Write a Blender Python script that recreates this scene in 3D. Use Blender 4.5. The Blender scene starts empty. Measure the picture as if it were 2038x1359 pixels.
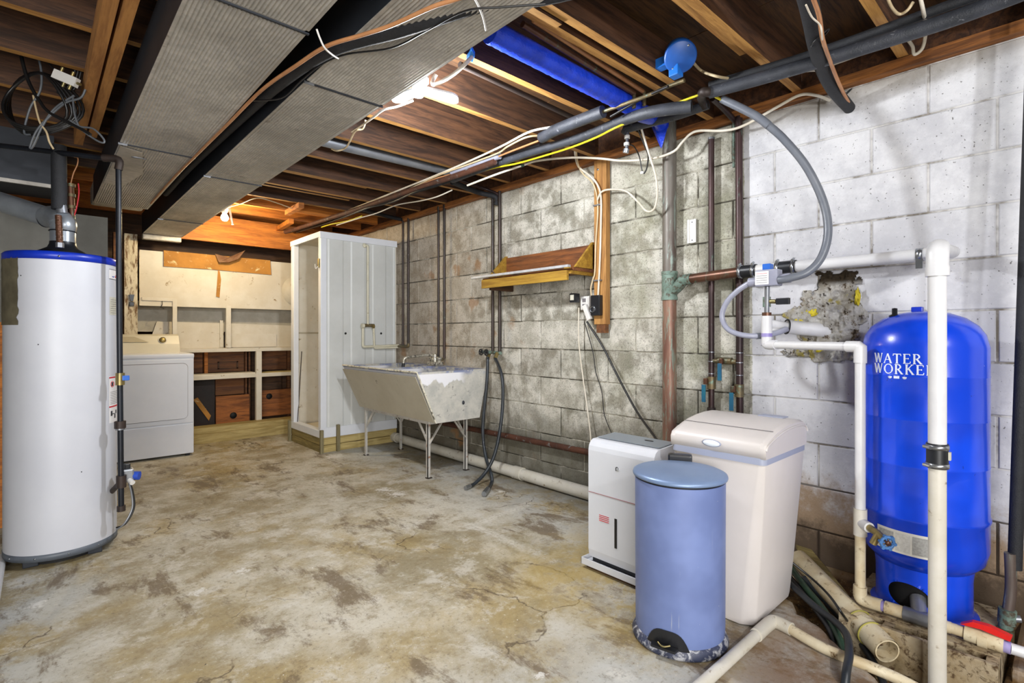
import bpy, bmesh, math, random
from mathutils import Vector, Matrix, noise
random.seed(7)
PI = math.pi
scn = bpy.context.scene
COL = scn.collection

# ------------------------------------------------------------------ camera, world, lights, exposure
cam_data = bpy.data.cameras.new('camera')
cam = bpy.data.objects.new('camera', cam_data)
COL.objects.link(cam)
cam.location = (0, 0, 1.08)
cam.rotation_euler = (PI/2, 0, -math.radians(42.49))
cam_data.sensor_width = 36
cam_data.lens = 1036/2038*36
cam_data.shift_y = -(679.5-664)/2038
cam_data.clip_start = .02
scn.camera = cam

world = bpy.data.worlds.new('world')
scn.world = world
world.use_nodes = True
bg = world.node_tree.nodes['Background']
bg.inputs[0].default_value = (.93, .96, 1, 1)
bg.inputs[1].default_value = .5

def lamp(name, kind, loc, power, color, size=.1, target=None):
    d = bpy.data.lights.new(name, kind)
    d.energy = power
    d.color = color
    if kind == 'AREA':
        d.size = size
    else:
        d.shadow_soft_size = size
    o = bpy.data.objects.new(name, d)
    COL.objects.link(o)
    o.location = loc
    if target:
        o.rotation_euler = (Vector(target)-Vector(loc)).to_track_quat('-Z', 'Y').to_euler()
    return o

lamp('basement_lamp', 'POINT', (.9, -1.25, 1.9), 60, (.97, .98, 1), .05)
lamp('fill_light', 'AREA', (-1.1, -1.5, 1.15), 92, (1, .99, .97), 1.6, (1.1, 2.6, 1.25))  # soft fill added behind the camera, no fixture there
lamp('bulb_light', 'POINT', (1.27, 5.12, 2.02), 24, (1, .80, .48), .04)
lamp('led_light', 'POINT', (1.30, 1.95, 2.03), 58, (.93, .96, 1), .06)

vs = scn.view_settings
vs.view_transform = 'Standard'
vs.look = 'None'
vs.gamma = 1
vs.use_curve_mapping = False
vs.exposure = .75

# ------------------------------------------------------------------ mesh builder
class MB:
    def __init__(s):
        s.v = []; s.f = []; s.sm = []
    def add(s, verts, faces, smooth=False):
        n = len(s.v)
        s.v += [tuple(v) for v in verts]
        s.f += [tuple(i+n for i in f) for f in faces]
        s.sm += [smooth]*len(faces)
        return s
    def box(s, a, b, bev=0, rot=None, piv=None):
        x0, x1 = sorted((a[0], b[0])); y0, y1 = sorted((a[1], b[1])); z0, z1 = sorted((a[2], b[2]))
        if bev:
            bm = bmesh.new()
            bmesh.ops.create_cube(bm, size=1)
            for v in bm.verts:
                v.co = Vector((x0+(v.co.x+.5)*(x1-x0), y0+(v.co.y+.5)*(y1-y0), z0+(v.co.z+.5)*(z1-z0)))
            bev = min(bev, (x1-x0)*.45, (y1-y0)*.45, (z1-z0)*.45)
            bmesh.ops.bevel(bm, geom=bm.edges[:], offset=bev, segments=2, profile=.6, affect='EDGES')
            vv = [v.co.copy() for v in bm.verts]
            ff = [[v.index for v in f.verts] for f in bm.faces]
            bm.free()
        else:
            vv = [Vector(p) for p in ((x0,y0,z0),(x1,y0,z0),(x1,y1,z0),(x0,y1,z0),(x0,y0,z1),(x1,y0,z1),(x1,y1,z1),(x0,y1,z1))]
            ff = [(0,3,2,1),(4,5,6,7),(0,1,5,4),(1,2,6,5),(2,3,7,6),(3,0,4,7)]
        if rot is not None:
            c = Vector(piv) if piv is not None else Vector(((x0+x1)/2, (y0+y1)/2, (z0+z1)/2))
            vv = [rot @ (v-c) + c for v in vv]
        return s.add(vv, ff)
    def beam(s, p, q, w, h, up=(0,0,1), bev=0):
        """rectangular bar from p to q, width w sideways, height h along up"""
        p = Vector(p); q = Vector(q); d = (q-p).normalized(); u = Vector(up)
        r = d.cross(u).normalized(); u = r.cross(d).normalized()
        vv = []
        for e in (p, q):
            for a, b in ((-1,-1),(1,-1),(1,1),(-1,1)):
                vv.append(e + r*a*w/2 + u*b*h/2)
        return s.add(vv, [(0,1,2,3),(7,6,5,4),(0,4,5,1),(1,5,6,2),(2,6,7,3),(3,7,4,0)])
    def cyl(s, p, q, r, r2=None, n=20, cap=True):
        return s.tube([p, q], [r, r if r2 is None else r2], n=n, raw=True, cap=cap)
    def tube(s, pts, r, n=10, sub=6, raw=False, cap=True, closed=False):
        pts = [Vector(p) for p in pts]
        if not raw and len(pts) > 2:
            out = []; rr = []
            m = len(pts)
            for i in range(m-1):
                p0 = pts[max(i-1, 0)]; p1 = pts[i]; p2 = pts[i+1]; p3 = pts[min(i+2, m-1)]
                for k in range(sub):
                    t = k/sub
                    out.append(.5*((2*p1)+(-p0+p2)*t+(2*p0-5*p1+4*p2-p3)*t*t+(-p0+3*p1-3*p2+p3)*t**3))
                    if isinstance(r, (list, tuple)): rr.append(r[i]+(r[i+1]-r[i])*t)
            out.append(pts[-1])
            if isinstance(r, (list, tuple)): rr.append(r[-1]); r = rr
            pts = out
        R = list(r) if isinstance(r, (list, tuple)) else [r]*len(pts)
        m = len(pts)
        tang = [(pts[min(i+1, m-1)]-pts[max(i-1, 0)]).normalized() for i in range(m)]
        a = Vector((0,0,1)) if abs(tang[0].z) < .9 else Vector((1,0,0))
        u = tang[0].cross(a).normalized()
        vv = []
        for i in range(m):
            u = (u - tang[i]*u.dot(tang[i])).normalized()
            w = tang[i].cross(u)
            for k in range(n):
                t = 2*PI*k/n
                vv.append(pts[i]+(u*math.cos(t)+w*math.sin(t))*R[i])
        ff = []
        for i in range(m-1):
            for k in range(n):
                k2 = (k+1) % n
                ff.append((i*n+k, i*n+k2, (i+1)*n+k2, (i+1)*n+k))
        s.add(vv, ff, True)
        if cap:
            s.add([vv[k] for k in range(n)], [tuple(range(n-1, -1, -1))])
            s.add([vv[(m-1)*n+k] for k in range(n)], [tuple(range(n))])
        return s
    def pipe(s, pts, r, bend=.04, n=16):
        """straight runs with rounded elbows"""
        P = [Vector(p) for p in pts]; out = [P[0]]
        for i in range(1, len(P)-1):
            a = (P[i-1]-P[i]); b = (P[i+1]-P[i])
            L = min(bend, a.length*.45, b.length*.45)
            a = P[i]+a.normalized()*L; b = P[i]+b.normalized()*L
            for k in range(7):
                t = k/6
                out.append((1-t)**2*a+2*t*(1-t)*P[i]+t*t*b)
        out.append(P[-1])
        return s.tube(out, r, n=n, raw=True)
    def lathe(s, c, prof, n=48, axis=(0,0,1), sx=1, sy=1, rotz=0, smooth=True):
        """prof = [(radius, height)...] around axis through c"""
        ax = Vector(axis).normalized(); q = Vector((0,0,1)).rotation_difference(ax)
        c = Vector(c); vv = []
        for r, z in prof:
            for k in range(n):
                t = 2*PI*k/n
                x, y = r*sx*math.cos(t), r*sy*math.sin(t)
                if rotz: x, y = x*math.cos(rotz)-y*math.sin(rotz), x*math.sin(rotz)+y*math.cos(rotz)
                vv.append(c + q @ Vector((x, y, z)))
        ff = []
        for i in range(len(prof)-1):
            for k in range(n):
                k2 = (k+1) % n
                ff.append((i*n+k, i*n+k2, (i+1)*n+k2, (i+1)*n+k))
        s.add(vv, ff, smooth)
        m = len(prof)-1
        if prof[0][0] > 1e-5: s.add([vv[k] for k in range(n)], [tuple(range(n-1, -1, -1))])
        if prof[m][0] > 1e-5: s.add([vv[m*n+k] for k in range(n)], [tuple(range(n))])
        return s
    def prism(s, poly, d, bev=0):
        """poly = 3-D outline, extruded by vector d"""
        n = len(poly); d = Vector(d)
        vv = [Vector(p) for p in poly]; vv += [v+d for v in vv]
        ff = [tuple(range(n-1, -1, -1)), tuple(range(n, 2*n))]
        ff += [(i, (i+1) % n, n+(i+1) % n, n+i) for i in range(n)]
        return s.add(vv, ff)
    def ring(s, c, axis, R, r, n=24, m=8):
        ax = Vector(axis).normalized(); q = Vector((0,0,1)).rotation_difference(ax); c = Vector(c)
        pts = [c + q @ Vector((R*math.cos(2*PI*k/n), R*math.sin(2*PI*k/n), 0)) for k in range(n+1)]
        return s.tube(pts, r, n=m, raw=True, cap=False)
    def build(s, name, m, parent=None, autosmooth=False):
        if not s.v: return None
        xs = [v[0] for v in s.v]; ys = [v[1] for v in s.v]; zs = [v[2] for v in s.v]
        c = Vector(((min(xs)+max(xs))/2, (min(ys)+max(ys))/2, min(zs)))
        me = bpy.data.meshes.new(name)
        me.from_pydata([Vector(v)-c for v in s.v], [], s.f)
        me.polygons.foreach_set('use_smooth', s.sm)
        me.materials.append(m)
        me.validate()
        bm = bmesh.new(); bm.from_mesh(me); bmesh.ops.recalc_face_normals(bm, faces=bm.faces[:]); bm.to_mesh(me); bm.free()
        me.update()
        o = bpy.data.objects.new(name, me)
        COL.objects.link(o)
        if parent is not None:
            o.parent = parent
            w = Vector((0,0,0)); p = parent
            while p is not None:
                w += p.location; p = p.parent
            o.location = c-w
        else:
            o.location = c
        return o

def thing(name, label, cat, loc, group=None):
    o = bpy.data.objects.new(name, None)
    COL.objects.link(o)
    o.location = loc
    o.empty_display_size = .05
    o['label'] = label; o['category'] = cat
    if group: o['group'] = group
    return o
def tag(o, label, cat, group=None):
    o['label'] = label; o['category'] = cat
    if group: o['group'] = group
    return o
def struct(o):
    o['kind'] = 'structure'
    return o
def single(mb, name, m, label, cat, group=None):
    return tag(mb.build(name, m), label, cat, group)

# ------------------------------------------------------------------ materials
def srgb(h):
    h = h.lstrip('#')
    c = [int(h[i:i+2], 16)/255 for i in (0, 2, 4)]
    return tuple([(x/12.92 if x <= .04045 else ((x+.055)/1.055)**2.4) for x in c]+[1])
class NT:
    def __init__(s, name):
        s.m = bpy.data.materials.new(name); s.m.use_nodes = True
        s.t = s.m.node_tree; s.b = s.t.nodes['Principled BSDF']
    def n(s, typ, **kw):
        o = s.t.nodes.new(typ)
        for k, v in kw.items():
            if k.startswith('i_'): 
                key = k[2:]
                o.inputs[int(key) if key.isdigit() else key.replace('_', ' ')].default_value = v
            else: setattr(o, k, v)
        return o
    def l(s, a, b): s.t.links.new(a, b)
    def put(s, sock, v):
        if hasattr(v, 'is_linked'): s.l(v, sock)
        else: sock.default_value = v
    def noise(s, vec, scale, detail=4, rough=.6, dist=0):
        o = s.n('ShaderNodeTexNoise'); s.l(vec, o.inputs['Vector'])
        o.inputs['Scale'].default_value = scale; o.inputs['Detail'].default_value = detail
        o.inputs['Roughness'].default_value = rough; o.inputs['Distortion'].default_value = dist
        return o.outputs['Fac']
    def math(s, op, a, b=0., c=None):
        o = s.n('ShaderNodeMath', operation=op); s.put(o.inputs[0], a); s.put(o.inputs[1], b)
        if c is not None: s.put(o.inputs[2], c)
        return o.outputs[0]
    def rng(s, v, a, b, c=0., d=1., smooth=True):
        o = s.n('ShaderNodeMapRange'); o.interpolation_type = 'SMOOTHSTEP' if smooth else 'LINEAR'
        s.put(o.inputs[0], v)
        for i, x in zip((1,2,3,4), (a,b,c,d)): s.put(o.inputs[i], x)
        return o.outputs[0]
    def mix(s, f, a, b, mode='MIX'):
        o = s.n('ShaderNodeMix', data_type='RGBA', blend_type=mode)
        s.put(o.inputs[0], f); s.put(o.inputs[6], a); s.put(o.inputs[7], b)
        return o.outputs[2]
    def scalev(s, vec, sc, loc=(0,0,0)):
        o = s.n('ShaderNodeMapping'); s.l(vec, o.inputs[0]); o.inputs['Scale'].default_value = sc; o.inputs['Location'].default_value = loc
        return o.outputs[0]
    def bump(s, h, strength=.3, dist=.01):
        o = s.n('ShaderNodeBump'); s.l(h, o.inputs['Height']); o.inputs['Strength'].default_value = strength; o.inputs['Distance'].default_value = dist
        s.l(o.outputs[0], s.b.inputs['Normal'])
    def out(s, col=None, rough=None, metal=None):
        if col is not None: s.put(s.b.inputs['Base Color'], col)
        if rough is not None: s.put(s.b.inputs['Roughness'], rough)
        if metal is not None: s.put(s.b.inputs['Metallic'], metal)
        return s.m
    def objvec(s):
        tc = s.n('ShaderNodeTexCoord'); oi = s.n('ShaderNodeObjectInfo')
        va = s.n('ShaderNodeVectorMath', operation='ADD'); s.l(tc.outputs['Object'], va.inputs[0])
        sc = s.n('ShaderNodeVectorMath', operation='SCALE'); 
        cb = s.n('ShaderNodeCombineXYZ'); 
        for i in range(3): s.l(oi.outputs['Random'], cb.inputs[i])
        s.l(cb.outputs[0], sc.inputs[0]); sc.inputs['Scale'].default_value = 37.
        s.l(sc.outputs[0], va.inputs[1])
        return va.outputs[0], oi.outputs['Random']
    def pos(s):
        g = s.n('ShaderNodeNewGeometry'); sp = s.n('ShaderNodeSeparateXYZ'); s.l(g.outputs['Position'], sp.inputs[0])
        return g.outputs['Position'], sp.outputs[0], sp.outputs[1], sp.outputs[2]

def simple(name, c1, c2=None, rough=.5, metal=0, sc=9, amt=1., stretch=(1,1,1), bump=0, bsc=60, dirt=None, dirt_amt=.3, spec=None):
    t = NT(name); v, rnd = t.objvec(); v2 = t.scalev(v, stretch)
    a = srgb(c1)
    col = a
    if c2: col = t.mix(t.rng(t.noise(v2, sc, 5, .62), .5-.22/amt, .5+.22/amt), a, srgb(c2))
    if dirt:
        k = t.rng(t.noise(v2, sc*2.7, 6, .7, .5), .66-dirt_amt*.4, .74-dirt_amt*.2)
        col = t.mix(k, col, srgb(dirt))
    if bump: t.bump(t.noise(v2, bsc, 4, .6), bump, .004)
    if spec is not None: t.b.inputs['Specular IOR Level'].default_value = spec
    return t.out(col, rough, metal)

def wood(name, light, dark, axis='x', rough=.7, grain=1., tone=.25):
    t = NT(name); v, rnd = t.objvec()
    st = {'x': (1.2, 14, 14), 'y': (14, 1.2, 14), 'z': (14, 14, 1.2)}[axis]
    g = t.noise(t.scalev(v, st), 2.2, 6, .65, .8)
    g2 = t.noise(t.scalev(v, [q*4 for q in st]), 3, 3, .6)
    k = t.math('ADD', t.math('MULTIPLY', g, .75), t.math('MULTIPLY', g2, .25))
    col = t.mix(t.rng(k, .36, .64), srgb(dark), srgb(light))
    kn = t.noise(t.scalev(v, [q*.35 for q in st]), 5, 2, .5)
    col = t.mix(t.rng(kn, .68, .76, 0, .8), col, srgb('#3a1f0c'))
    # board to board tone
    hs = t.n('ShaderNodeHueSaturation'); t.l(col, hs.inputs['Color']); t.l(t.rng(rnd, 0, 1, 1-tone, 1+tone, False), hs.inputs['Value'])
    t.bump(k, .25, .003)
    return t.out(hs.outputs[0], rough, 0)

M = {}
M['pvc'] = simple('pvc', '#d0ccc2', '#c2bcac', .35, 0, 6, dirt='#7a6444', dirt_amt=.18)
M['pvc_clean'] = simple('pvc_clean', '#d3d3d4', '#c9c9cc', .36)
M['pvc_dirty'] = simple('pvc_dirty', '#d8ceb2', '#c0ac86', .45, 0, 10, dirt='#6d5430', dirt_amt=.27)
M['primer'] = simple('primer', '#7f74b4', '#a39ac4', .5)
M['copper'] = simple('copper', '#6e4a38', '#503629', .38, .5, 5, stretch=(1,1,.25), dirt='#5f7d6c', dirt_amt=.25)
M['copper_old'] = simple('copper_old', '#6f4c40', '#8d6c5a', .5, .3, 7, stretch=(4,4,.5), dirt='#7d9485', dirt_amt=.4)
M['copper_upper'] = simple('copper_upper', '#6f6b64', '#574842', .5, .3, 4, stretch=(3,3,.5), dirt='#8a9890', dirt_amt=.3)
M['verdigris'] = simple('verdigris', '#566b60', '#7d9287', .6, .2, 14, dirt='#4a3b2d', dirt_amt=.5, bump=.4)
M['iron'] = simple('iron', '#2e2826', '#3b2e28', .55, .3, 9)
M['dark_pipe'] = simple('dark_pipe', '#2c2223', '#463130', .42, .4, 8, stretch=(1,1,.3), dirt='#587064', dirt_amt=.12)
M['rust_pipe'] = simple('rust_pipe', '#5b3524', '#3b241b', .7, .2, 8, bump=.5, dirt='#7f8585', dirt_amt=.2)
M['thin_pipe'] = simple('thin_pipe', '#453833', '#33302f', .4, .5, 7, stretch=(1,1,.3), dirt='#64796f', dirt_amt=.15)
M['foam_black'] = simple('foam_black', '#1f2126', '#17181c', .7, 0, 30, bump=.5, bsc=240)
M['foam_grey'] = simple('foam_grey', '#3c3f47', '#2b2e34', .5, 0, 12, bump=.4, bsc=200, dirt='#77797e', dirt_amt=.15)
M['rubber'] = simple('rubber', '#15161a', '#202227', .4)
M['hose_dark'] = simple('hose_dark', '#1d2126', '#2c3238', .42)
M['hose_green'] = simple('hose_green', '#2c4a36', '#1c2e26', .45)
M['hose_grey'] = simple('hose_grey', '#70747c', '#5f646e', .38)
M['hose_light'] = simple('hose_light', '#9a9cac', '#868899', .35)
M['cable_white'] = simple('cable_white', '#d9d2c4', '#c6bca8', .45)
M['cable_cream'] = simple('cable_cream', '#c9b795', '#b19c78', .5)
M['cable_tan'] = simple('cable_tan', '#b8845a', '#a06c44', .45)
M['cable_grey'] = simple('cable_grey', '#5e6267', '#4b4f55', .45)
M['cable_black'] = simple('cable_black', '#111113', '#1b1a1a', .38)
M['cable_yellow'] = simple('cable_yellow', '#cfc21f', '#b9ac1c', .42)
M['zinc'] = simple('zinc', '#9ea1a6', '#868a92', .38, .7, 7)
M['steel'] = simple('steel', '#b4b8bd', '#8f949b', .28, .9, 12)
M['vent_metal'] = simple('vent_metal', '#a9b0b8', '#8b929b', .3, .55, 6)
M['chrome'] = simple('chrome', '#c9ccd0', None, .15, 1)
M['brass'] = simple('brass', '#a4905a', '#7d7450', .38, .7, 14)
M['brass_old'] = simple('brass_old', '#7c6a4a', '#56503c', .5, .5, 18, dirt='#6f8d80', dirt_amt=.3)
M['blue_tape'] = simple('blue_tape', '#1f45d6', '#1636b4', .33, 0, 12, bump=1.6, bsc=34)
M['blue_plastic'] = simple('blue_plastic', '#2470c8', '#1f62b4', .35)
M['blue_handle'] = simple('blue_handle', '#1f66c8', '#1c58b0', .35)
M['teal_handle'] = simple('teal_handle', '#1d6678', '#234f74', .45)
M['red_plastic'] = simple('red_plastic', '#d8201c', '#c01a18', .4)
M['black_plastic'] = simple('black_plastic', '#17181b', '#1f2024', .35)
M['white_plastic'] = simple('white_plastic', '#dcdad6', '#d2d0cc', .38)
M['black_paint'] = simple('black_paint', '#14161c', '#1f232b', .4, .3, 8)
M['duct_side'] = simple('duct_side', '#2e3137', '#383c43', .5, .5, 4)
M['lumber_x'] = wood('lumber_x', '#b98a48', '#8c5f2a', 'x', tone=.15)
M['dark_joist'] = wood('dark_joist', '#573822', '#2c190d', 'x', tone=.2)
M['lumber_y'] = wood('lumber_y', '#b07c42', '#8a5a2c', 'y')
M['lumber_z'] = wood('lumber_z', '#a87c44', '#7a5126', 'z')
M['lumber_dark_x'] = wood('lumber_dark_x', '#5f3a1e', '#331b0d', 'x')
M['brown_board'] = wood('brown_board', '#7d4f26', '#52301a', 'x')
M['dim_board'] = wood('dim_board', '#5a3c22', '#37220f', 'x')
M['orange_board'] = wood('orange_board', '#c0762c', '#8a4f1c', 'x')
M['far_board'] = wood('far_board', '#9a5c28', '#623614', 'x')
M['gold_wood_y'] = wood('gold_wood_y', '#b08a2e', '#8a641c', 'y')
M['redwood_y'] = wood('redwood_y', '#7d4a22', '#4c2a14', 'y')
M['sill'] = wood('sill', '#98602c', '#5a3518', 'y')
M['plywood'] = wood('plywood', '#5c3d1c', '#35200f', 'x', .75, tone=.15)
M['pale_wood_x'] = wood('pale_wood_x', '#b8a56e', '#94804a', 'x', tone=.1)
M['pale_wood_y'] = wood('pale_wood_y', '#94834f', '#6d6038', 'y', tone=.1)
M['stake'] = wood('stake', '#8d8463', '#6a6044', 'z', tone=.1)
M['white_paint'] = simple('white_paint', '#d6d0c2', '#cac1ae', .6, 0, 5, dirt='#8c7448', dirt_amt=.10, bump=.15, bsc=30)
M['peeling_paint'] = simple('peeling_paint', '#d8ceb8', '#c8bb9e', .65, 0, 6, stretch=(2,2,.6), dirt='#6a4a26', dirt_amt=.5, bump=.5, bsc=40)
M['enamel'] = simple('enamel', '#c6c8cf', '#bfc1c9', .42, 0, 3)
M['dryer_white'] = simple('dryer_white', '#e2e4ea', '#dadde4', .32, 0, 3)
M['dryer_cream'] = simple('dryer_cream', '#d8d2bf', '#ccc5b0', .35, 0, 3)
M['shower_panel'] = simple('shower_panel', '#cdcfcd', '#c2c4c1', .4, 0, 3)
M['shower_trim'] = simple('shower_trim', '#dde0e6', '#d3d6dc', .4, 0, 3)
M['softener_body'] = simple('softener_body', '#cfc9c6', '#c8c2be', .38, 0, 3)
M['softener_band'] = simple('softener_band', '#9aa0b4', None, .4)
M['dehum_white'] = simple('dehum_white', '#d3d5db', '#cbced4', .33, 0, 3)
M['dehum_grey'] = simple('dehum_grey', '#7d858c', None, .4)
M['seam'] = simple('seam', '#6e6a6c', None, .7)
M['dark'] = simple('dark', '#0b0b0d', None, .7)
M['mud'] = simple('mud', '#4d3620', '#2c1d10', .9, 0, 14, dirt='#8a7a58', dirt_amt=.3, bump=1, bsc=60)
M['spray_foam'] = simple('spray_foam', '#d3c62a', '#b9a51c', .7, 0, 20, bump=1, bsc=50)
M['cardboard'] = simple('cardboard', '#b98238', '#9c6a2a', .8, 0, 5, dirt='#e0cfa0', dirt_amt=.2)
M['paper'] = simple('paper', '#c9c6b8', '#bdb9a8', .7, 0, 14, dirt='#5b5b55', dirt_amt=.2)
M['label_white'] = simple('label_white', '#e4e2e2', None, .5)
M['ink'] = simple('ink', '#33363d', None, .6)
M['red_ink'] = simple('red_ink', '#c42232', None, .5)
M['blue_ink'] = simple('blue_ink', '#2348b0', None, .5)
M['tank_print'] = simple('tank_print', '#dfe6f5', None, .45)
M['grey_wall'] = simple('grey_wall', '#6d6c66', '#5c5a54', .8, 0, 3, bump=.2)

def tank_mat():
    t = NT('tank_blue'); v, r = t.objvec()
    d = t.noise(v, 26, 4, .6, .4)
    g = t.n('ShaderNodeNewGeometry'); 
    col = t.mix(t.rng(t.noise(v, 3, 3), .4, .6), srgb('#0a46dc'), srgb('#083cc6'))
    col = t.mix(t.rng(d, .69, .73, 0, .7), col, srgb('#0a1440'))
    t.b.inputs['Coat Weight'].default_value = .3
    return t.out(col, .27, 0)
M['tank_blue'] = tank_mat()
M['ring_blue'] = simple('ring_blue', '#0f32b4', '#0c2a9c', .35)

def can_mat():
    t = NT('can_blue'); v, r = t.objvec()
    col = t.mix(t.rng(t.noise(v, 5, 3), .35, .65), srgb('#7586b8'), srgb('#6878a8'))
    st = t.noise(t.scalev(v, (60, 60, 1.6)), 1.5, 4, .7)
    z = t.n('ShaderNodeSeparateXYZ'); t.l(v, z.inputs[0])
    k = t.math('MULTIPLY', t.rng(st, .62, .68), t.rng(t.noise(v, 4, 2), .50, .62))
    col = t.mix(t.math('MULTIPLY', k, .55), col, srgb('#d4d3c6'))
    col = t.mix(t.rng(t.noise(v, 90, 2), .76, .8), col, srgb('#e2e0d6'))
    return t.out(col, .45, .1)
M['can_blue'] = can_mat()
M['can_lid'] = simple('can_lid', '#8196b8', '#748aae', .4, .25, 4)
M['can_base'] = simple('can_base', '#39405a', '#2b3046', .5, 0, 14, dirt='#b8b9bd', dirt_amt=.5)

def galv():
    t = NT('galvanized'); v, r = t.objvec()
    vo = t.n('ShaderNodeTexVoronoi'); t.l(v, vo.inputs['Vector']); vo.inputs['Scale'].default_value = 55
    col = t.mix(t.rng(t.noise(v, 2.2, 5, .65), .35, .65), srgb('#a8a39b'), srgb('#cac5bd'))
    col = t.mix(t.math('MULTIPLY', t.rng(vo.outputs['Color'], .1, .9), .35), col, srgb('#8a8783'))
    col = t.mix(t.rng(t.noise(v, 5, 6, .7, 1), .62, .7, 0, .5), col, srgb('#5c5247'))
    t.l(t.rng(t.noise(v, 8, 3), .3, .7, .38, .6), t.b.inputs['Roughness'])
    return t.out(col, None, .3)
M['galvanized'] = galv()

def sink_mat():
    t = NT('sink_concrete'); v, r = t.objvec(); p, x, y, z = t.pos()
    col = t.mix(t.rng(t.noise(v, 6, 6, .7), .35, .65), srgb('#a7a6a0'), srgb('#c3c0b6'))
    col = t.mix(t.rng(t.noise(v, 30, 4, .7), .6, .72, 0, .75), col, srgb('#5f5f5e'))
    # blue-grey worn paint along the rim, white paint runs below it
    rim = t.rng(z, .755, .80)
    bl = t.math('MULTIPLY', rim, t.rng(t.noise(v, 13, 5, .7), .42, .55))
    col = t.mix(bl, col, srgb('#7a82a0'))
    edge = t.math('ADD', t.math('MULTIPLY', t.noise(t.scalev(v, (2.5, 1, .4)), 3, 5), .22), .60)
    wp = t.math('MULTIPLY', t.rng(z, edge, t.math('ADD', edge, .012)), t.rng(x, 2.42, 2.34))
    wp = t.math('MULTIPLY', wp, t.rng(z, .795, .785))
    col = t.mix(wp, col, srgb('#dedee2'))
    t.bump(t.noise(v, 60, 4, .7), .35, .004)
    return t.out(col, .75, 0)
M['sink_concrete'] = sink_mat()
M['sink_front'] = simple('sink_front', '#bdb7a6', '#b3ac9a', .6, 0, 5, dirt='#8a8373', dirt_amt=.08)
M['stand_white'] = simple('stand_white', '#c6c3bc', '#b5b2ab', .5, .1, 8, dirt='#8c5630', dirt_amt=.25)
M['faucet'] = simple('faucet', '#cdc8ba', '#aaa595', .35, .5, 20, dirt='#3a3530', dirt_amt=.5)

def block_mat():
    t = NT('concrete_block'); p, x, y, z = t.pos(); oi = t.n('ShaderNodeObjectInfo'); rnd = oi.outputs['Random']
    fine = t.noise(p, 130, 3, .75)
    mid = t.noise(p, 7, 5, .65)
    big = t.noise(p, 1.6, 3, .5)
    a = t.mix(t.rng(mid, .38, .62), srgb('#8c887b'), srgb('#cecbc1'))
    a = t.mix(t.rng(rnd, .45, 1, 0, .5), a, srgb('#c0bcb0'))
    a = t.mix(t.rng(rnd, .3, 0, 0, .4), a, srgb('#7d766a'))
    # warmer block further along
    a = t.mix(t.math('MULTIPLY', t.rng(y, 2.6, 4.2), .5), a, srgb('#b09a80'))
    # olive mildew between the stacks
    og = t.math('MULTIPLY', t.rng(t.math('ABSOLUTE', t.math('SUBTRACT', y, 1.45)), .75, .25), t.rng(t.noise(p, 3.2, 5, .6), .40, .60))
    a = t.mix(t.math('MULTIPLY', og, .6), a, srgb('#83836a'))
    a = t.mix(t.rng(fine, .54, .66, 0, .75), a, srgb('#4b483f'))
    a = t.mix(t.rng(fine, .42, .30, 0, .45), a, srgb('#d3d0c6'))
    # damp band low down
    dz = t.math('ADD', z, t.math('MULTIPLY', t.math('SUBTRACT', t.noise(p, 4, 5, .7), .5), .5))
    a = t.mix(t.rng(dz, .60, .25, 0, .78), a, srgb('#4b4738'))
    a = t.mix(t.math('MULTIPLY', t.rng(t.noise(p, 2.6, 6, .7), .46, .62), t.rng(y, 2.9, 2.2, .0, .5)), a, srgb('#6d6c5c'))
    vt = t.noise(t.scalev(p, (1, 9, 1.2)), 3, 4, .6)
    a = t.mix(t.math('MULTIPLY', t.rng(vt, .58, .7), t.rng(z, 1.1, .5, 0, .45)), a, srgb('#5e5a40'))
    # rust blooms
    rb = t.math('MULTIPLY', t.rng(t.noise(p, 5, 3, .5), .62, .72), t.rng(y, 2.6, 3.1))
    a = t.mix(t.math('MULTIPLY', rb, .55), a, srgb('#96652c'))
    # painted part
    w = t.mix(t.rng(t.noise(p, 3, 6, .7), .38, .62), srgb('#cdcdd0'), srgb('#b4b4b9'))
    pore = t.noise(p, 105, 2, .5)
    w = t.mix(t.rng(pore, .71, .74, 0, .75), w, srgb('#3a342c'))
    wz = t.math('ADD', z, t.math('MULTIPLY', t.math('SUBTRACT', t.noise(p, 5, 6, .75), .5), .55))
    w = t.mix(t.rng(wz, .44, .26, 0, .85), w, srgb('#86683e'))
    w = t.mix(t.rng(wz, .26, .1, 0, .8), w, srgb('#2f2214'))
    tp = t.math('ADD', z, t.math('MULTIPLY', t.math('SUBTRACT', t.noise(p, 3, 5, .7), .5), .25))
    w = t.mix(t.rng(tp, 2.05, 2.2, 0, .55), w, srgb('#857b62'))
    wob = t.math('MULTIPLY', t.math('SUBTRACT', t.noise(p, 40, 2), .5), .012)
    th = t.math('ADD', t.rng(z, 1.37, 1.375, 1.135, 1.178, False), wob)
    painted = t.rng(y, t.math('ADD', th, .002), t.math('SUBTRACT', th, .002), 0, 1, False)
    col = t.mix(painted, a, w)
    h = t.math('ADD', t.math('MULTIPLY', fine, .5), t.math('MULTIPLY', mid, .6))
    h = t.math('SUBTRACT', h, t.math('MULTIPLY', t.rng(pore, .68, .74), 1.))
    t.bump(h, .55, .006)
    return t.out(col, .85, 0)
M['concrete_block'] = block_mat()
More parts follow.
